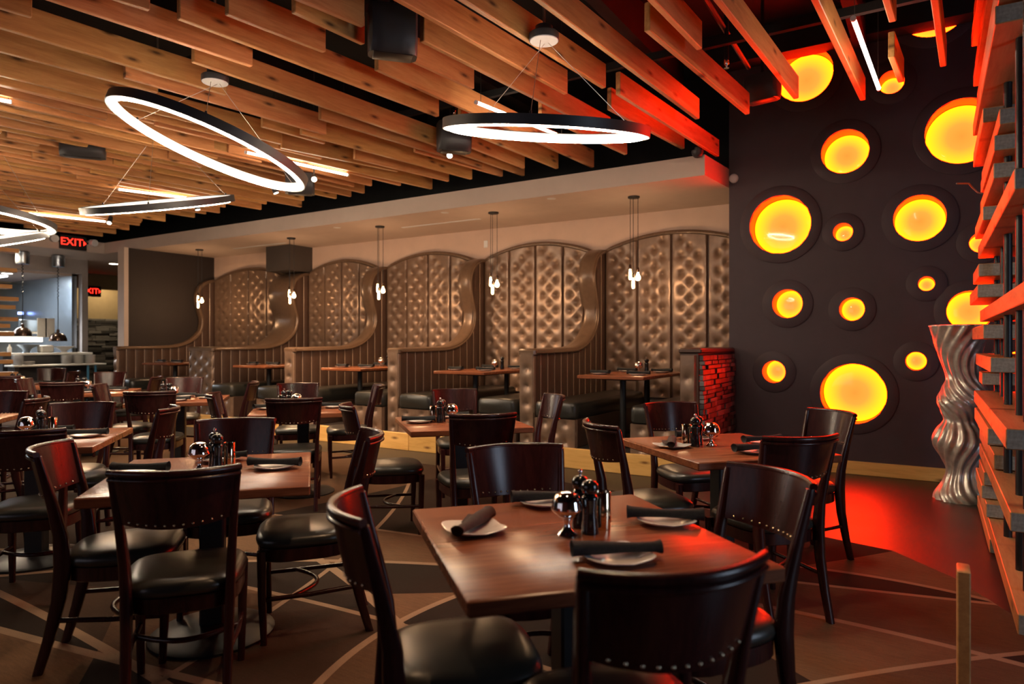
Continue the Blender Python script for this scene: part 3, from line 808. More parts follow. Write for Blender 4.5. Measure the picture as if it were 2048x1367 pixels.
ch = [((1364,1144), N_, 'nearest chair, back to the viewer, at lower right of the foreground table'),
 ((704,1014), L_, 'chair left of the foreground table with wide black seat in lower middle', -.05),
 ((1028,898), F_, 'chair facing the viewer behind the foreground table'),
 ((1546,952), R_, 'chair at right of the foreground table with pale blue-lit leg', .06),
 ((350,946), N_, 'dark chair with back to the viewer before the left foreground table', .04),
 ((97,898), L_, 'chair with red-lit back edge left of the left foreground table'),
 ((473,843), F_, 'chair facing the viewer behind the left foreground table'),
 ((740,870), R_, 'chair seen from the side right of the left foreground table, red-lit back'),
 ((1608,878), N_, 'chair with back to the viewer by the red floor glow'),
 ((1195,850), L_, 'chair left of the table nearest the plum wall'),
 ((1338,809), F_, 'chair facing the viewer in front of the brick pier'),
 ((1667,826), R_, 'chair right of the table nearest the plum wall, before the low porthole'),
 ((968,832), N_, 'chair with studded back to the viewer before the second booth table'),
 ((697,813), L_, 'chair left of the table before the second booth, seat towards the right'),
 ((908,781), F_, 'chair facing the viewer behind the table before the second booth'),
 ((1111,793), R_, 'chair turned sideways right of the table before the second booth'),
 ((588,800), N_, 'chair with back to the viewer before the middle booth table'),
 ((427,790), L_, 'chair left of the table before the middle booth'),
 ((596,769), F_, 'chair facing the viewer behind the table before the middle booth'),
 ((757,772), R_, 'chair right of the table before the middle booth, panel facing left'),
 ((32,866), N_, 'chair at the left frame edge with back to the viewer'),
 ((167,809), F_, 'purple-sheened chair facing the viewer behind the left edge table'),
 ((338,818), R_, 'chair with curved back right of the left edge table'),
 ((299,786), N_, 'chair with back to the viewer before the fourth booth table'),
 ((370,757), F_, 'chair facing the viewer before the low booth at left'),
 ((196,772), L_, 'chair left of the table before the fourth booth'),
 ((506,766), R_, 'chair right of the table before the fourth booth'),
 ((122,767), N_, 'chair with back to the viewer at the far table by the corridor'),
 ((221,746), F_, 'chair facing the viewer in front of the stone wall'),
 ((314,755), R_, 'chair right of the far table by the corridor'),
 ((45,760), L_, 'chair left of the far table by the corridor'),
 ((105,738), F_, 'chair facing the viewer before the kitchen counter'),
 ((150,744), R_, 'chair right of the far table before the kitchen'),
 ((2,754), N_, 'chair at the left frame edge before the kitchen counter'),
 ((4,786), F_, 'purple-lit chair facing the viewer cut by the left frame edge'),
 ((77,799), R_, 'chair right of the table cut off by the left frame edge')]
for q in ch: chair(q[0], -q[1], 'dark mahogany '+q[2], q[3] if len(q) > 3 else 0)
h_ = PI/2
sd = lambda a, b, c, d: [('near', (.02, -.27), a[0], a[1], a[2]), ('left', (-.31, .03), b[0], b[1], b[2]), ('far', (.0, .28), c[0], c[1], c[2]), ('right', (.27, .0), d[0], d[1], d[2])]
for i in TAB:
    c = table(i)
    if i == 1:
        def loc(px, py): 
            d = atz(px, py, TZ)-c; return (d.dot(e2), d.dot(-e1))
        S = [('near', loc(1233,1118), .1, -.18, 0), ('left', loc(948,1062), .18, .9, 2), ('far', loc(1090,1008), .3, -.12, 0), ('right', loc(1330,1045), -.2, -.42, 1)]
        setting(c, TZ, TA, TN[i], S, True, sset=loc(1134,1069), vrot=-.15)
    else:
        r_ = random.Random(i)
        S = sd((r_.uniform(-.2, .2), r_.uniform(-.2, .2), 0), (r_.uniform(-.2, .2), r_.uniform(-.3, .6), 1), (r_.uniform(-.2, .2), r_.uniform(-.3, .1), 0), (r_.uniform(-.2, .2), r_.uniform(-.5, .1), 1))
        if i == 3: S[1] = ('left', S[1][1], .3, 1.0, 2)
        setting(c, TZ, TA, TN[i], S, True, sset=(-.06, .02), vrot=[0, 0, .1, 2.2, 2.6, 2.4, .2, 2.3, 2.2, 2.2, 2.4][i])

# ================================================================== LIGHT FITTINGS
def ring_light(px, py, dia_px, alpha, asp, canopy, lab, below=True, R=.70, cz=None):
    dpt = FPX*2*R/dia_px; c = atk(px, py, dpt)
    v = (c-Vector((0, 0, H))).normalized(); rt = v.cross(Vector((0, 0, 1))).normalized(); up = rt.cross(v)
    a = math.radians(alpha); mj = rt*math.cos(a)+up*math.sin(a); mn = -rt*math.sin(a)+up*math.cos(a)
    Nn = (mn*math.sqrt(1-asp*asp)+v*asp*(1 if below else -1)).normalized(); Bn = Nn.cross(mj)
    M = Matrix((mj, Bn, Nn)).transposed().to_4x4(); M.translation = c
    root = empty('ring_pendant', c); tag(root, lab, 'pendant light', 'LED ring pendants')
    def part(m, nm, mat, par=root):
        o = link(nm, m.mesh(nm, mat, 40), par); o.matrix_local = Matrix.Translation(-c) @ M if par is root else Matrix(); return o
    n = 128
    def rg(r, z): return [(r*math.cos(2*PI*k/n), r*math.sin(2*PI*k/n), z) for k in range(n)]
    fr = MB(); pr = [(R, -.034), (R, .028), (R-.034, .028), (R-.034, .024), (R-.006, .024), (R-.006, -.034), (R, -.034)]
    fr.loft([rg(r, z) for r, z in pr], True, False); part(fr, 'outer_band', m_rubber)
    n2 = 256
    df = MB(); rr = []
    for r, z in ((R-.008, -.024), (R-.008, .020), (R-.050, .022), (R-.054, -.036), (R-.052, -.038), (R-.008, -.028)):
        rr.append([((r-(.003 if (k % 2 and r < R-.02) else 0))*math.cos(2*PI*k/n2), (r-(.003 if (k % 2 and r < R-.02) else 0))*math.sin(2*PI*k/n2), z) for k in range(n2)])
    df.loft(rr, True, False); part(df, 'ribbed_diffuser', m_ring)
    lp = MB(); lp.tube([((R-.049)*math.cos(2*PI*k/n), (R-.049)*math.sin(2*PI*k/n), -.038) for k in range(n)], .0055, 6, True); part(lp, 'led_lip', m_ringlip)
    cn = atk(*canopy) if len(canopy) == 3 else atz(canopy[0], canopy[1], 3.36)
    if cz: cn.z = cz
    k_ = MB(); k_.lathe([(.098, 0), (.10, .004), (.10, .045), (.094, .05), (.060, .052), (.058, .095), (.05, .10)], 32)
    co = link('canopy', k_.mesh('canopy', m_rubber, 40), root); co.location = cn-c
    link('canopy_plate', MB().lathe([(.092, -.004), (.095, .0), (.095, .002)], 32).mesh('canopy_plate', m_white, 40), co)
    rod = MB(); rod.tube([(0, 0, .09), (0, 0, 4.7-cn.z)], .009, 8); link('hanging_rod', rod.mesh('hanging_rod', m_wire, 60), co)
    for ang in (20, 140, 262):
        q = M @ Vector(((R-.02)*math.cos(math.radians(ang)), (R-.02)*math.sin(math.radians(ang)), .024))
        cb_ = MB(); cb_.tube([q-c, cn-c+Vector((.03*math.cos(ang), .03*math.sin(ang), 0))], .0022, 5); link('cable', cb_.mesh('cable', m_wire, 60), root)
        gr = MB(); gr.lathe([(.008, 0), (.008, .018), (.004, .022)], 10); g_ = link('cable_gripper', gr.mesh('cable_gripper', m_rubber, 60), root); g_.location = q-c
ring_light(1092, 258, 412, -3.4, .082, (1088, 82), 'nearly level glowing LED ring pendant in the upper middle')
ring_light(424, 289, 386, -20.0, .20, (430, 165), 'steeply tilted glowing LED ring pendant at upper left')
ring_light(320, 407, 280, 10.6, .03, (315, 300), 'edge-on slanting LED ring pendant below the tilted ring', False, cz=3.6)
ring_light(-48, 432, 272, -6, .17, (-20, 320), 'LED ring pendant cut off by the left frame edge', cz=3.6)
ring_light(-62, 487, 272, 14, .03, (-70, 345), 'lowest slanting LED ring pendant at the left frame edge', False, cz=3.6)
def stick(a, b, lab, z=3.34):
    p, q = atz(*a, z), atz(*b, z); root = empty('linear_tube_light', p); tag(root, lab, 'tube light', 'linear LED tubes among the beams')
    d = q-p; t = MB(); t.tube([d*.012, d*.988], .014, 10); link('lit_tube', t.mesh('lit_tube', m_stick, 60), root)
    for s_ in (0, .985):
        e = MB(); e.tube([d*s_, d*(s_+.015)], .017, 10); link('end_cap', e.mesh('end_cap', m_white, 60), root)
    for s_ in (.05, .95):
        e = MB(); e.tube([d*s_, d*s_+Vector((0, 0, 4.7-z))], .002, 5); link('cable', e.mesh('cable', m_rubber, 60), root)
stick((951,204), (1131,276), 'white LED tube crossing behind the level ring')
stick((490,304), (697,350), 'white LED tube behind the right end of the tilted ring')
stick((234,378), (440,404), 'white LED tube above the edge-on ring')
stick((30,424), (213,443), 'white LED tube right of the cut-off left ring')
stick((-120,178), (24,204), 'white LED tube end at the upper left frame edge')
stick((1706,36), (1758,178), 'white LED tube hanging before the plum wall', 3.3)
# pendant clusters over the booths
me_bulbs = [MB().lathe([(.011, 0), (.012, -.02), (.017, -.04), (.0175, -.115), (.012, -.128), (.003, -.132)], 14).mesh('bulb', m_bulb, 60),
            MB().lathe([(.011, 0), (.012, -.015), (.020, -.035), (.031, -.06), (.032, -.078), (.022, -.098), (.004, -.106)], 16).mesh('bulb', m_bulb, 60)]
me_socket = MB().lathe([(.004, .055), (.012, .05), (.0145, .04), (.0145, -.004), (.011, -.005)], 14).mesh('socket', m_copper, 50)
pend = [(-3.05, 7.69), (-5.02, 7.64), (-7.07, 7.66), (-9.12, 7.74), (-11.72, 7.80)]
for i, (x, y) in enumerate(pend):
    root = empty('pendant_cluster', (x, y, SB)); nm = BN[i]
    tag(root, 'cluster of three glowing filament bulbs hanging over '+nm, 'pendant light', 'filament bulb clusters')
    MB().lathe([(.065, -.022), (.07, -.018), (.07, 0)], 28).obj('canopy', m_black, root)
    for k, (dx, dy, dz, kind) in enumerate(((-.045, .0, -.86, 0), (.005, -.03, -.97, 0), (.045, .02, -.90, 1))):
        MB().tube([(dx, dy, -.01), (dx, dy, dz+.05)], .0035, 6).obj('cord', m_black, root)
        s_ = link('socket', me_socket, root, (dx, dy, dz)); link('bulb', me_bulbs[(kind+i*k) % 2 if k != 1 else 0], s_, (0, 0, 0))
    lamp('POINT', 'pendant_glow', (0, -.01, -1.0), WARM, 26, .07, parent=root)
# recessed downlights and slot diffusers in the soffit
for i, (px, py) in enumerate(((1103, 397), (890, 425), (674, 455))):
    q = atz(px, py, SB); d_ = MB().lathe([(.05, -.003), (.055, -.002), (.055, 0)], 24).obj('recessed_or_added_downlight', m_white, None, q); tag(d_, ['small round ceiling disc in the soffit right of the second pendant cluster', 'small round ceiling disc in the soffit left of the second pendant cluster', 'small round ceiling disc in the soffit left of the middle pendant cluster'][i], 'ceiling disc', 'soffit discs')
for i, (a, b) in enumerate((((805, 455), (960, 437)), ((470, 497), (570, 485)))):
    p, q = atz(*a, SB), atz(*b, SB); d_ = MB().box(p.x, q.x, (p.y+q.y)/2-.03, (p.y+q.y)/2+.03, SB-.006, SB).obj('slot_diffuser', m_white, smooth=0); tag(d_, ['long white slot diffuser in the soffit before the second pendant', 'long white slot diffuser in the soffit by the taupe column'][i], 'air vent', 'soffit slot diffusers')
q = aty(972, 488, YB); t_ = MB().bbox(q.x-.035, q.x+.035, YB-.012, YB, q.z-.055, q.z+.055, .003).obj('wall_plate', m_white); tag(t_, 'small white plate on the beige wall between two arches', 'wall plate')
q = aty(1468, 357, YH); t_ = empty('wall_sensor', q); tag(t_, 'round white sensor on the edge of the plum wall', 'sensor')
s_ = MB(); s_.loft([[(r*math.cos(2*PI*k/24), y, r*math.sin(2*PI*k/24)) for k in range(24)] for r, y in ((.05, 0), (.05, -.02), (.042, -.03), (.02, -.036))]); s_.obj('cover', m_white, t_)
q = atz(1395, 305, ST+.02); t_ = empty('dome_camera', q); tag(t_, 'small dark dome camera on top of the soffit corner', 'camera')
MB().lathe([(.06, .02), (.062, .0), (.05, -.03), (.03, -.05), (.005, -.058)], 24).obj('dome', m_rubber, t_); MB().lathe([(.03, .02), (.03, .05)], 16).obj('mount', m_rubber, t_)
# spot heads, speakers, sprinklers among the beams
def speaker(px, py, k, sx, sy, sz, yaw, lab):
    c = atk(px, py, k); t = empty('ceiling_speaker', c, yaw); tag(t, lab, 'speaker', 'black ceiling speakers')
    m = MB(); rr = []
    for z, s_ in ((-sz/2, .55), (-sz/2+.02, .72), (-sz*.18, .95), (0, 1), (sz/2-.02, 1), (sz/2, .96)):
        o = []
        for kk in range(24):
            a = 2*PI*kk/24; e = 5; cc, ss = math.cos(a), math.sin(a); r = 1/((abs(cc)**e+abs(ss)**e)**(1/e)); o.append((sx/2*r*cc, sy/2*r*ss*s_, z))
        rr.append(o)
    m.loft(rr).obj('cabinet', m_rubber, t)
    MB().bbox(-sx*.40, sx*.40, -sy*.26, sy*.26, -sz/2-.006, -sz/2+.004, .003).obj('grille', m_black, t)
    MB().tube([(0, 0, sz/2), (0, 0, 4.7-c.z)], .016, 8).obj('bracket', m_black, t)
speaker(785, 68, 4.55, .32, .26, .30, math.radians(48), 'big black ceiling speaker at the top between two beams')
speaker(908, 276, 6.9, .34, .26, .28, math.radians(48), 'black ceiling speaker behind the left end of the level ring')
speaker(166, 303, 7.2, .42, .20, .12, math.radians(55), 'slim black ceiling speaker among the left beams')
speaker(1525, 178, 6.2, .30, .24, .22, math.radians(-10), 'black ceiling speaker lit red by the plum wall')
speaker(600, 368, 8.2, .34, .26, .24, math.radians(48), 'black ceiling speaker near the right end of the tilted ring')
def spot_head(px, py, k, aim, lab, e=0, col=WARM, ang=50):
    c = atk(px, py, k); t = empty('track_or_added_spot', c); tag(t, lab, 'spotlight', 'small track spotlights')
    d = (Vector(aim)-c).normalized(); m = MB(); m.tube([-d*.07, d*.0, d*.065], [.028, .034, .036], 14); m.obj('head', m_rubber, t)
    l_ = MB(); l_.tube([d*.064, d*.069], .030, 14); l_.obj('lens', m_down, t); MB().tube([(0, 0, 0), (0, 0, 4.7-c.z)], .007, 6).obj('stem', m_rubber, t)
    if e: lamp('SPOT', 'spot_beam', d*.09, col, e, .03, aim=d, spot=ang, blend=.7, parent=t)
spot_head(900, 305, 7.4, (-2.9, 3.4, .5), 'track spotlight with lit lens under the second speaker', 60, ang=90)
spot_head(628, 355, 8.0, (-2.6, 2.6, .6), 'track spotlight with round lit face right of the tilted ring', 60, ang=70)
spot_head(548, 376, 8.6, (-6.2, 6.7, .2), 'tiny track spotlight lens below the right end of the tilted ring', 420, ang=110)
spot_head(393, 410, 9.4, (-8, 6.2, .2), 'track spotlight lens right under the edge-on ring', 320, ang=80)
spot_head(220, 440, 10.5, (-9, 4.0, .3), 'track spotlight lens at the left tip of the edge-on ring', 260, ang=80)
def added_down_head(x, y, e, lab):  # added spots out of view, to brighten the foreground tables
    t = empty('track_or_added_spot', (x, y, 3.30)); tag(t, lab, 'spotlight', 'small track spotlights')
    MB().lathe([(.036, -.06), (.038, -.05), (.034, .05), (.02, .07)], 16).obj('head', m_rubber, t); MB().lathe([(.030, -.064), (.031, -.061)], 16).obj('lens', m_down, t)
    MB().tube([(0, 0, .06), (0, 0, 1.4)], .007, 6).obj('stem', m_rubber, t)
    lamp('SPOT', 'spot_beam', (0, 0, -.08), WARM, e, .04, aim=(0, 0, -1), spot=95, blend=.8, parent=t)
added_down_head(-.95, 1.95, 95, 'unseen fill spot added straight above the big foreground table')
added_down_head(-2.75, 1.95, 42, 'unseen fill spot added straight above the left foreground table')
for i, (px, py, k, ln) in enumerate(((1453, 135, 5.2, .55), (909, 232, 6.8, .4))):
    c = atk(px, py, k); t = empty('sprinkler', c); tag(t, ['fire sprinkler on a black drop pipe between the red beams', 'fire sprinkler above the left end of the level ring'][i], 'sprinkler', 'fire sprinklers')
    MB().tube([(0, 0, .05), (0, 0, 4.7-c.z)], .018, 10).obj('drop_pipe', m_black, t); MB().lathe([(.02, -.005), (.004, .0), (.012, .02), (.018, .03), (.018, .06)], 14).obj('head', m_chrome, t)
p = atk(1425, 20, 4.9); q = atk(1497, 135, 6.0); t_ = MB().tube([p+(p-q)*1.5, q], .02, 8).obj('conduit_pipe', m_black, None); tag(t_, 'thin dark pipe running under the ceiling deck between red beams', 'pipe')
# ================================================================== SLAT SCREEN AT RIGHT
SX = .272
scr = empty('slat_screen', (SX, 5.0, 0)); tag(scr, 'tall stacked timber slat screen with black rods, red lit, at right edge', 'screen')
rs = random.Random(5)
near = {2.0: 3.55, 2.31: 4.85, 2.9: 4.05, 1.52: 3.1, 1.38: 5.15, 1.82: 5.8, .90: 3.6, 1.04: 6.2, .495: 3.85, .115: 3.6}
levels = []
z = .02
zs = sorted(list(near.keys())+[.02, .21, .305, .40, .59, .685, .785, 1.18, 1.66, 2.15, 2.46, 2.57, 2.68, 2.79, 3.01, 3.12, 3.23, 3.34, 3.45, 3.56, 3.67, 3.78, 3.89, 4.0])
for i, z in enumerate(zs):
    y0 = near.get(z, rs.uniform(4.6, 5.7)); y1 = rs.choice([6.35, 6.6, 6.75, 6.15])
    if z > 2.9: y0 = rs.uniform(3.4, 4.6) if z not in near else y0
    x0 = rs.uniform(-.025, .04); wd = .26
    pk = empty('plank', (x0, y0-5.0, z)); pk.parent = scr
    bpy.data.objects.remove(pk)
    me = MB().bbox(0, wd, 0, y1-y0, 0, .089, .004).mesh('plank', m_plank, 0)
    me.materials.append(m_endgrain)
    for f in me.polygons:
        if abs(f.normal.y) > .9: f.material_index = 1
    link('plank', me, scr, (x0, y0-5.0, z))
for y in (4.3, 5.0, 5.7, 6.25, 3.95):
    MB().tube([(.10+(.03 if y > 5 else .0), y-5.0, 0), (.10+(.03 if y > 5 else .0), y-5.0, 4.2)], .022, 10).obj('rod', m_black, scr)
t_ = MB().bbox(-.021, .021, -.06, .06, 0, .52, .004).obj('upright_board', m_plank, None, (.092, 3.05, 0)); tag(t_, 'short upright orange timber board at the foot of the slat screen', 'board')
q = atk(1915, 367, 6.4)
t_ = MB().tube([atk(1913, 367, 4.9), atk(1938, 367, 4.95), atk(1946, 376, 5.0), atk(1956, 385, 5.0), atk(1975, 388, 5.0)], .006, 6).obj('curled_wood_twig', m_endgrain, None); tag(t_, 'small curled tan strip poking out of the slat screen', 'twig')

# ================================================================== VASE
def vase():
    b = atz(1936, 1000, 0); o = empty('floor_vase', (.20, 7.05, 0)); tag(o, 'tall twisted silver floor vase with swirling ribs before the plum wall', 'vase')
    # (z, radius, axis offset)
    K = [(0, .205), (.06, .20), (.15, .155), (.26, .125), (.37, .16), (.49, .20), (.6, .165), (.68, .12), (.76, .15), (.86, .19), (.96, .16), (1.07, .125), (1.29, .165), (1.5, .224)]
    pr = catmull(K, 7); m = MB(); rings = []; n = 168
    for z, r in pr:
        tw = 1.15*math.sin(z*6.6+.6)+z*2.1; rr = lambda k: r*(1+.055*math.cos(14*(2*PI*k/n)+tw*9))
        lx = .018*math.sin(z*8.2)
        rings.append([(lx+rr(k)*math.cos(2*PI*k/n), rr(k)*math.sin(2*PI*k/n), z) for k in range(n)])
    top = rings[-1]; cxm = sum(p[0] for p in top)/n
    rings.append([(cxm+(p[0]-cxm)*.93, p[1]*.93, p[2]) for p in top]); rings.append([(cxm+(p[0]-cxm)*.5, p[1]*.5, 1.25) for p in top])
    m.loft(rings, True, False); m.f.append(tuple(range(n-1, -1, -1))); m.f.append(tuple(range((len(rings)-1)*n, len(rings)*n)))
    m.obj('ribbed_body', m_silver, o, smooth=50)
    rim = MB(); rim.tube([Vector(p) for p in top[::2]], .008, 6, True).obj('rim', m_silver, o)
vase()

# ================================================================== KITCHEN AND CORRIDOR AT FAR LEFT
XK = -15.3; XC = -19.4
ky1 = atx(176, 600, XK).y; ky0 = 2.0
oy1 = atx(164, 600, XK).y
kb = MB()
zt_ = atx(80, 541, XK).z
kb.box(XK-.15, XK, ky0, ky1, zt_, SB); kb.box(XK-.15, XK, oy1, ky1, 0, zt_); kb.box(XK-.15, XK, ky0, oy1, 0, .78)
struct(kb.obj('wall_kitchen', m_kwall, smooth=0))
kin = struct(MB().box(XK-4.3, XK-4.2, -1, ky1+.2, 0, SB).obj('wall_kitchen_back', m_steel, smooth=0))
struct(MB().box(XK-4.3, XK-.15, ky1-.25, ky1-.15, 0, SB).obj('wall_kitchen_side', m_steel, smooth=0))
struct(MB().box(XK-4.3, XK-.15, -1, ky1-.15, 2.75, 2.85).obj('ceiling_kitchen', m_soffit, smooth=0))
hood = empty('extractor_hood', (XK-3.4, 4.6, 2.05)); tag(hood, 'dark stainless extractor hood inside the open kitchen', 'hood')
MB().add([(-.8, -2.2, 0), (.6, -2.2, 0), (.6, 2.0, 0), (-.8, 2.0, 0), (-.8, -2.2, .7), (.1, -2.2, .7), (.1, 2.0, .7), (-.8, 2.0, .7)], [(0,3,2,1),(4,5,6,7),(0,1,5,4),(1,2,6,5),(2,3,7,6),(3,0,4,7)]).obj('canopy', m_steel, hood, smooth=0)
MB().bbox(.58, .62, -2.2, 2.0, -.06, .04, .005).obj('front_lip', m_steel, hood)
# pass counter and plate shelf
yc0, yc1 = atx(8, 700, -14.75).y, atx(179, 700, -14.75).y
zc = atx(100, 705, -14.75).z
ctr = empty('kitchen_pass_counter', (-14.9, (yc0+yc1)/2, 0)); tag(ctr, 'kitchen pass counter with pale top and dark front at far left', 'counter')
L = (yc1-yc0)/2
MB().bbox(-.25, .28, -L, L, zc-.04, zc, .005).obj('top_shelf', m_paper, ctr)
MB().box(-.25, .10, -L, L, .0, zc-.04).obj('front', m_rubber, ctr, smooth=0)
ys0, ys1 = atx(20, 730, -14.4).y, atx(205, 730, -14.4).y; zs_ = atx(110, 728, -14.4).z
shf = empty('plate_shelf', (-14.45, (ys0+ys1)/2, 0)); tag(shf, 'long pale serving shelf holding stacks of white plates', 'shelf'); L = (ys1-ys0)/2
MB().bbox(-.18, .20, -L, L, zs_-.03, zs_, .004).obj('shelf_board', m_paper, shf)
m_bluerail = plain('sky_blue_tube', (.10,.36,.62), .3)
for px in (176, 191):
    y = atx(px, 750, -14.4).y-(ys0+ys1)/2; MB().tube([(.05, y, 0), (.05, y, zs_-.03)], .022, 10).obj('leg', m_bluerail, shf)
MB().bbox(-.17, .12, -L+.05, -L+.12, 0, zs_-.03, .004).obj('side_panel', m_black, shf)
for i, (px, n_, lab) in enumerate(((36, 9, 'tall stack of white plates at the left of the serving shelf'), (59, 3, 'low stack of white bowls left on the serving shelf'), (135, 8, 'stack of white bowls, left of the three at the shelf end'), (158, 8, 'stack of white bowls, middle of the three at the shelf end'), (181, 8, 'stack of white bowls at the right shelf end'))):
    y = atx(px, 720, -14.4).y; r = .098
    root = empty('plate_stack', (-14.42, y, zs_)); tag(root, lab, 'plate stack', 'stacked white dishes on the serving shelf')
    me = MB().lathe([(.06, 0), (r, .014), (r, .018), (.05, .006)], 24).mesh('dish', m_porcelain, 50)
    for k in range(n_): link('dish', me, root, (0, 0, .002+k*.0215))
# dishes, tickets and bottles on the pass
def px_at(px, X=-14.95): return atx(px, 690, X).y
t_ = MB().bbox(-.10, .10, -.11, .12, 0, .15, .02).obj('bright_tray_box', m_paper, None, (-14.9, px_at(88), zc)); tag(t_, 'bright white box of dishes on the kitchen pass', 'box')
t_ = MB().lathe([(.09, 0), (.06, .02), (.08, .07), (.19, .15), (.2, .16), (.19, .155)], 28).obj('mixing_bowl', m_steel, None, (-15.0, px_at(56), zc)); tag(t_, 'wide metal mixing bowl on the kitchen pass', 'bowl')
t_ = MB().lathe([(.07, 0), (.05, .015), (.07, .05), (.2, .12), (.2, .128), (.18, .122)], 28).obj('serving_bowl', m_porcelain, None, (-14.95, px_at(128), zc)); tag(t_, 'shallow white serving bowl right on the kitchen pass', 'bowl')
t_ = MB().lathe([(.035, 0), (.036, .10), (.014, .13), (.012, .17)], 16).obj('white_bottle', m_paper, None, (-14.85, px_at(14), zc)); tag(t_, 'small white bottle at the left end of the kitchen pass', 'bottle')
t_ = MB().lathe([(.045, 0), (.05, .05), (.045, .09), (.01, .10)], 16).obj('black_pan', m_black, None, (-14.95, px_at(150), zc)); tag(t_, 'dark pan at the right end of the kitchen pass', 'pan')
for i, px in enumerate((84, 100)):
    q = atx(px, 655, -15.1); t_ = MB().bbox(-.003, .003, -.085, .085, -.19, .19, .001).obj('order_ticket', m_paper, None, (q.x, q.y, q.z)); tag(t_, ['white paper ticket hanging over the pass, left one', 'white paper ticket hanging over the pass, right one'][i], 'paper', 'order tickets')
q = atx(66, 653, -15.3); t_ = MB().bbox(-.05, .05, -.22, .22, 0, .24, .01).obj('steel_appliance', m_steel, None, (-15.34, q.y, atx(-20, 664, -15.25).z+.02)); tag(t_, 'small steel appliance behind the paper tickets', 'appliance')
q0 = atx(-20, 664, -15.25); q1 = atx(100, 664, -15.25)
t_ = MB().bbox(-.16, .16, 0, q1.y-q0.y, -.02, .02, .004).obj('heat_shelf', m_paper, None, (-15.3, q0.y, q0.z)); tag(t_, 'white upper heat shelf over the kitchen pass', 'shelf')
q0 = atx(-20, 678, -15.1); q1 = atx(86, 678, -15.1)
t_ = MB().bbox(-.05, .05, 0, q1.y-q0.y, -.05, .05, .01).obj('lit_heat_strip', emis('heat_strip', (1.0,.86,.66), 2.5), None, (-15.15, q0.y, q0.z)); tag(t_, 'glowing white heat strip under the upper shelf', 'heat lamp')
q = atx(41, 626, -17.5); t_ = MB().bbox(-.02, .02, -.05, .05, -.03, .03, .004).obj('blue_indicator', m_blue, None, q); tag(t_, 'small blue indicator light inside the kitchen', 'indicator')
# two heat lamps on coiled cords with boxes above
for i, (px, yb_, yt) in enumerate(((45, 672, 522), (116, 682, 524))):
    X = -14.85; q = atx(px, yb_, X); top = atx(px-(4 if i == 0 else 4), yt, X)
    t = empty('heat_lamp', (q.x, q.y, q.z)); tag(t, ['copper dome heat lamp over the pass, left one', 'copper dome heat lamp over the pass, right one'][i], 'heat lamp', 'heat lamps over the kitchen pass')
    MB().lathe([(.155, 0), (.157, .01), (.15, .06), (.125, .12), (.08, .16), (.03, .18), (.025, .23), (.012, .24)], 28).obj('dome_shade', m_copper, t)
    lamp('POINT', 'heat_glow', (0, 0, .05), (1, .88, .75), 60, .05, parent=t)
    pts_ = []; Hh = SB-q.z-.24-.12
    for k in range(120):
        u = k/119; a = k*1.1; rr = .012 if .45 < u < .9 else .0; pts_.append((rr*math.cos(a), rr*math.sin(a), .24+u*Hh))
    MB().tube(pts_, .008, 5).obj('coiled_cord', m_black, t)
    MB().lathe([(.11, -.12), (.115, -.10), (.115, .10), (.09, .12)], 24, 0, 0, Hh+.24).obj('ceiling_box', m_steel, t)
# wooden slats of a divider at the left frame edge
sl = empty('left_slat_divider', (-13.2, 4.0, 0)); tag(sl, 'short stepped orange timber slats of a divider at the left frame edge', 'divider')
for i, (py, px1) in enumerate(((504, 32), (543, 28), (575, 18), (600, 31), (616, 25), (640, 30), (653, 14), (669, 22), (709, 16), (724, 20), (748, 30), (785, 20))):
    p = atx(px1, py, -13.2); MB().bbox(-.12, .12, -2.2, p.y-4.0, -.02, .045, .003).obj('slat', m_plank, sl, (0, 0, p.z), smooth=0)
for y in (4.95, 4.4): MB().tube([(0, y-4.0, 0), (0, y-4.0, 3.05)], .02, 8).obj('rod', m_black, sl)
# recessed downlights in the lower soffit and corridor
for i, (px, py, z, lab) in enumerate(((26, 500, SB, 'bright round downlight in the kitchen soffit at the left'), (228, 527, SB, 'bright round downlight at the corridor entrance'), (14, 546, 2.75, 'bright round downlight inside the kitchen'))):
    q = atz(px, py, z); t = empty('recessed_or_added_downlight', q); tag(t, lab, 'downlight', 'bright round downlights')
    MB().lathe([(.105, -.006), (.11, -.003), (.11, 0)], 24).obj('trim_ring', m_white, t); MB().lathe([(.09, -.010), (.092, -.006)], 24).obj('lens', m_down, t)
    lamp('SPOT', 'downlight_beam', (0, 0, -.03), (1, .8, .55) if i < 2 else (.9, .95, 1), 240 if i != 1 else 160, .06, aim=(0, 0, -1), spot=120, parent=t)
t = empty('recessed_or_added_downlight', (XC+.75, 9.9, SB)); tag(t, 'unseen downlight added behind the header to brighten the stone-clad corridor wall', 'downlight', 'bright round downlights')  # added lamp hidden by the header, lifts the dark corridor
MB().lathe([(.105, -.006), (.11, -.003), (.11, 0)], 24).obj('trim_ring', m_white, t); MB().lathe([(.09, -.010), (.092, -.006)], 24).obj('lens', m_down, t)
lamp('SPOT', 'downlight_beam', (0, 0, -.03), (1, .74, .42), 85, .06, aim=(-.35, 0, -1), spot=140, parent=t)
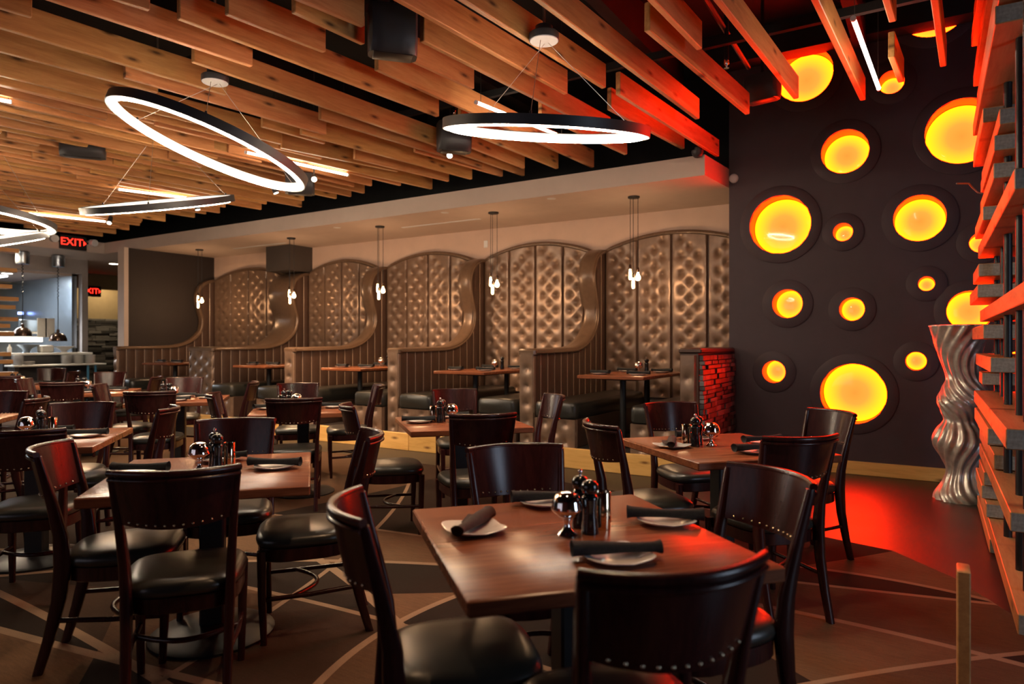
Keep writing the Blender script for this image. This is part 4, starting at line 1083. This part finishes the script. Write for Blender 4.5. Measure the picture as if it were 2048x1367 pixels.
# corridor: beige header, stone-clad wall
q0 = atx(170, 600, XC); q1 = atx(256, 600, XC)
struct(MB().box(XC-.2, XC, 6.5, 11.9, 0, SB).obj('wall_corridor', m_corr, smooth=0))
hz = atx(210, 578, XC+1.2)
struct(MB().box(XC+1.0, XC+1.2, 6.5, 11.9, hz.z, SB).obj('wall_corridor_header', m_corr, smooth=0))
struct(MB().box(-19.6, -12.66, 11.9, 12, 0, SB).obj('wall_corridor_right', m_corr, smooth=0))
sw = struct(MB().box(XC, XC+.02, q0.y-.3, q1.y+.6, 0, atx(210, 638, XC).z).obj('wall_stone', m_stone, smooth=0))
z = .0; zt2 = atx(210, 638, XC).z; rb = random.Random(21)
while z < zt2:
    h = rb.choice([.06, .075]); y = q0.y-.3
    while y < q1.y+.5:
        Ls = rb.uniform(.22, .55); d = rb.choice([.03, .04, .055]); key = ('w', round(Ls, 1), h, d)
        if key not in brick_me: brick_me[key] = MB().bbox(0, d, 0, round(Ls, 1)+.044, 0, h-.004, .005).mesh('stone', m_stone, 0)
        if Ls > .04: link('stone', brick_me[key], sw, (XC+.02, y, z))
        y += round(Ls, 1)+.05
    z += h
# EXIT signs
def exit_sign(loc, rot, s, lab, heads=True):
    t = empty('exit_sign', loc); t.rotation_euler = rot; tag(t, lab, 'exit sign', 'red exit signs')
    MB().bbox(-.17*s, .17*s, -.03*s, .03*s, -.10*s, .10*s, .008*s).obj('housing', m_black, t)
    chrome_text('exit_letters', 'EXIT', .145*s, m_exit, t, (-.03*s, -.034*s, 0), (PI/2, 0, 0))
    a = MB(); a.add([(.125*s, -.036*s, .035*s), (.16*s, -.036*s, 0), (.125*s, -.036*s, -.035*s), (.125*s, -.030*s, .035*s), (.16*s, -.030*s, 0), (.125*s, -.030*s, -.035*s)], [(0, 2, 1), (3, 4, 5), (0, 1, 4, 3), (1, 2, 5, 4), (2, 0, 3, 5)]); a.obj('arrow', m_exit, t, smooth=0)
    if heads:
        for sg in (-1, 1):
            h = MB(); h.tube([(sg*.25*s, .01, .03*s), (sg*.26*s, -.07*s, .02*s)], .05*s, 14); h.obj('lamp_head', m_white, t)
            MB().tube([(sg*.16*s, 0, 0), (sg*.25*s, .01, .03*s)], .012*s, 8).obj('lamp_arm', m_black, t)
q = atx(146, 485, -13.86); exit_sign(q, (0, 0, PI/2), 1.35, 'red EXIT sign with two lamp heads on the soffit at left')
q = atx(182, 582, XC+1.255); exit_sign(q, (0, 0, PI/2), 1.35, 'red EXIT sign half hidden in the corridor', False)
# kitchen light panels
for i, (x, y) in enumerate(((XK-1.5, 3.6), (XK-1.5, 6.0), (XK-3.0, 5.0))):
    t_ = MB().bbox(-.3, .3, -.6, .6, -.03, 0, .005).obj('kitchen_ceiling_light', m_klight, None, (x, y, 2.75)); tag(t_, ['cool ceiling light panel over the left of the kitchen', 'cool ceiling light panel over the right of the kitchen', 'cool ceiling light panel at the rear of the kitchen'][i], 'ceiling light', 'kitchen light panels')
lamp('AREA', 'kitchen_fill', (XK-1.5, 4.8, 2.7), (.85, .93, 1.0), 260, 1.0, aim=(XK-1.5, 4.8, 0), sy=3.0)
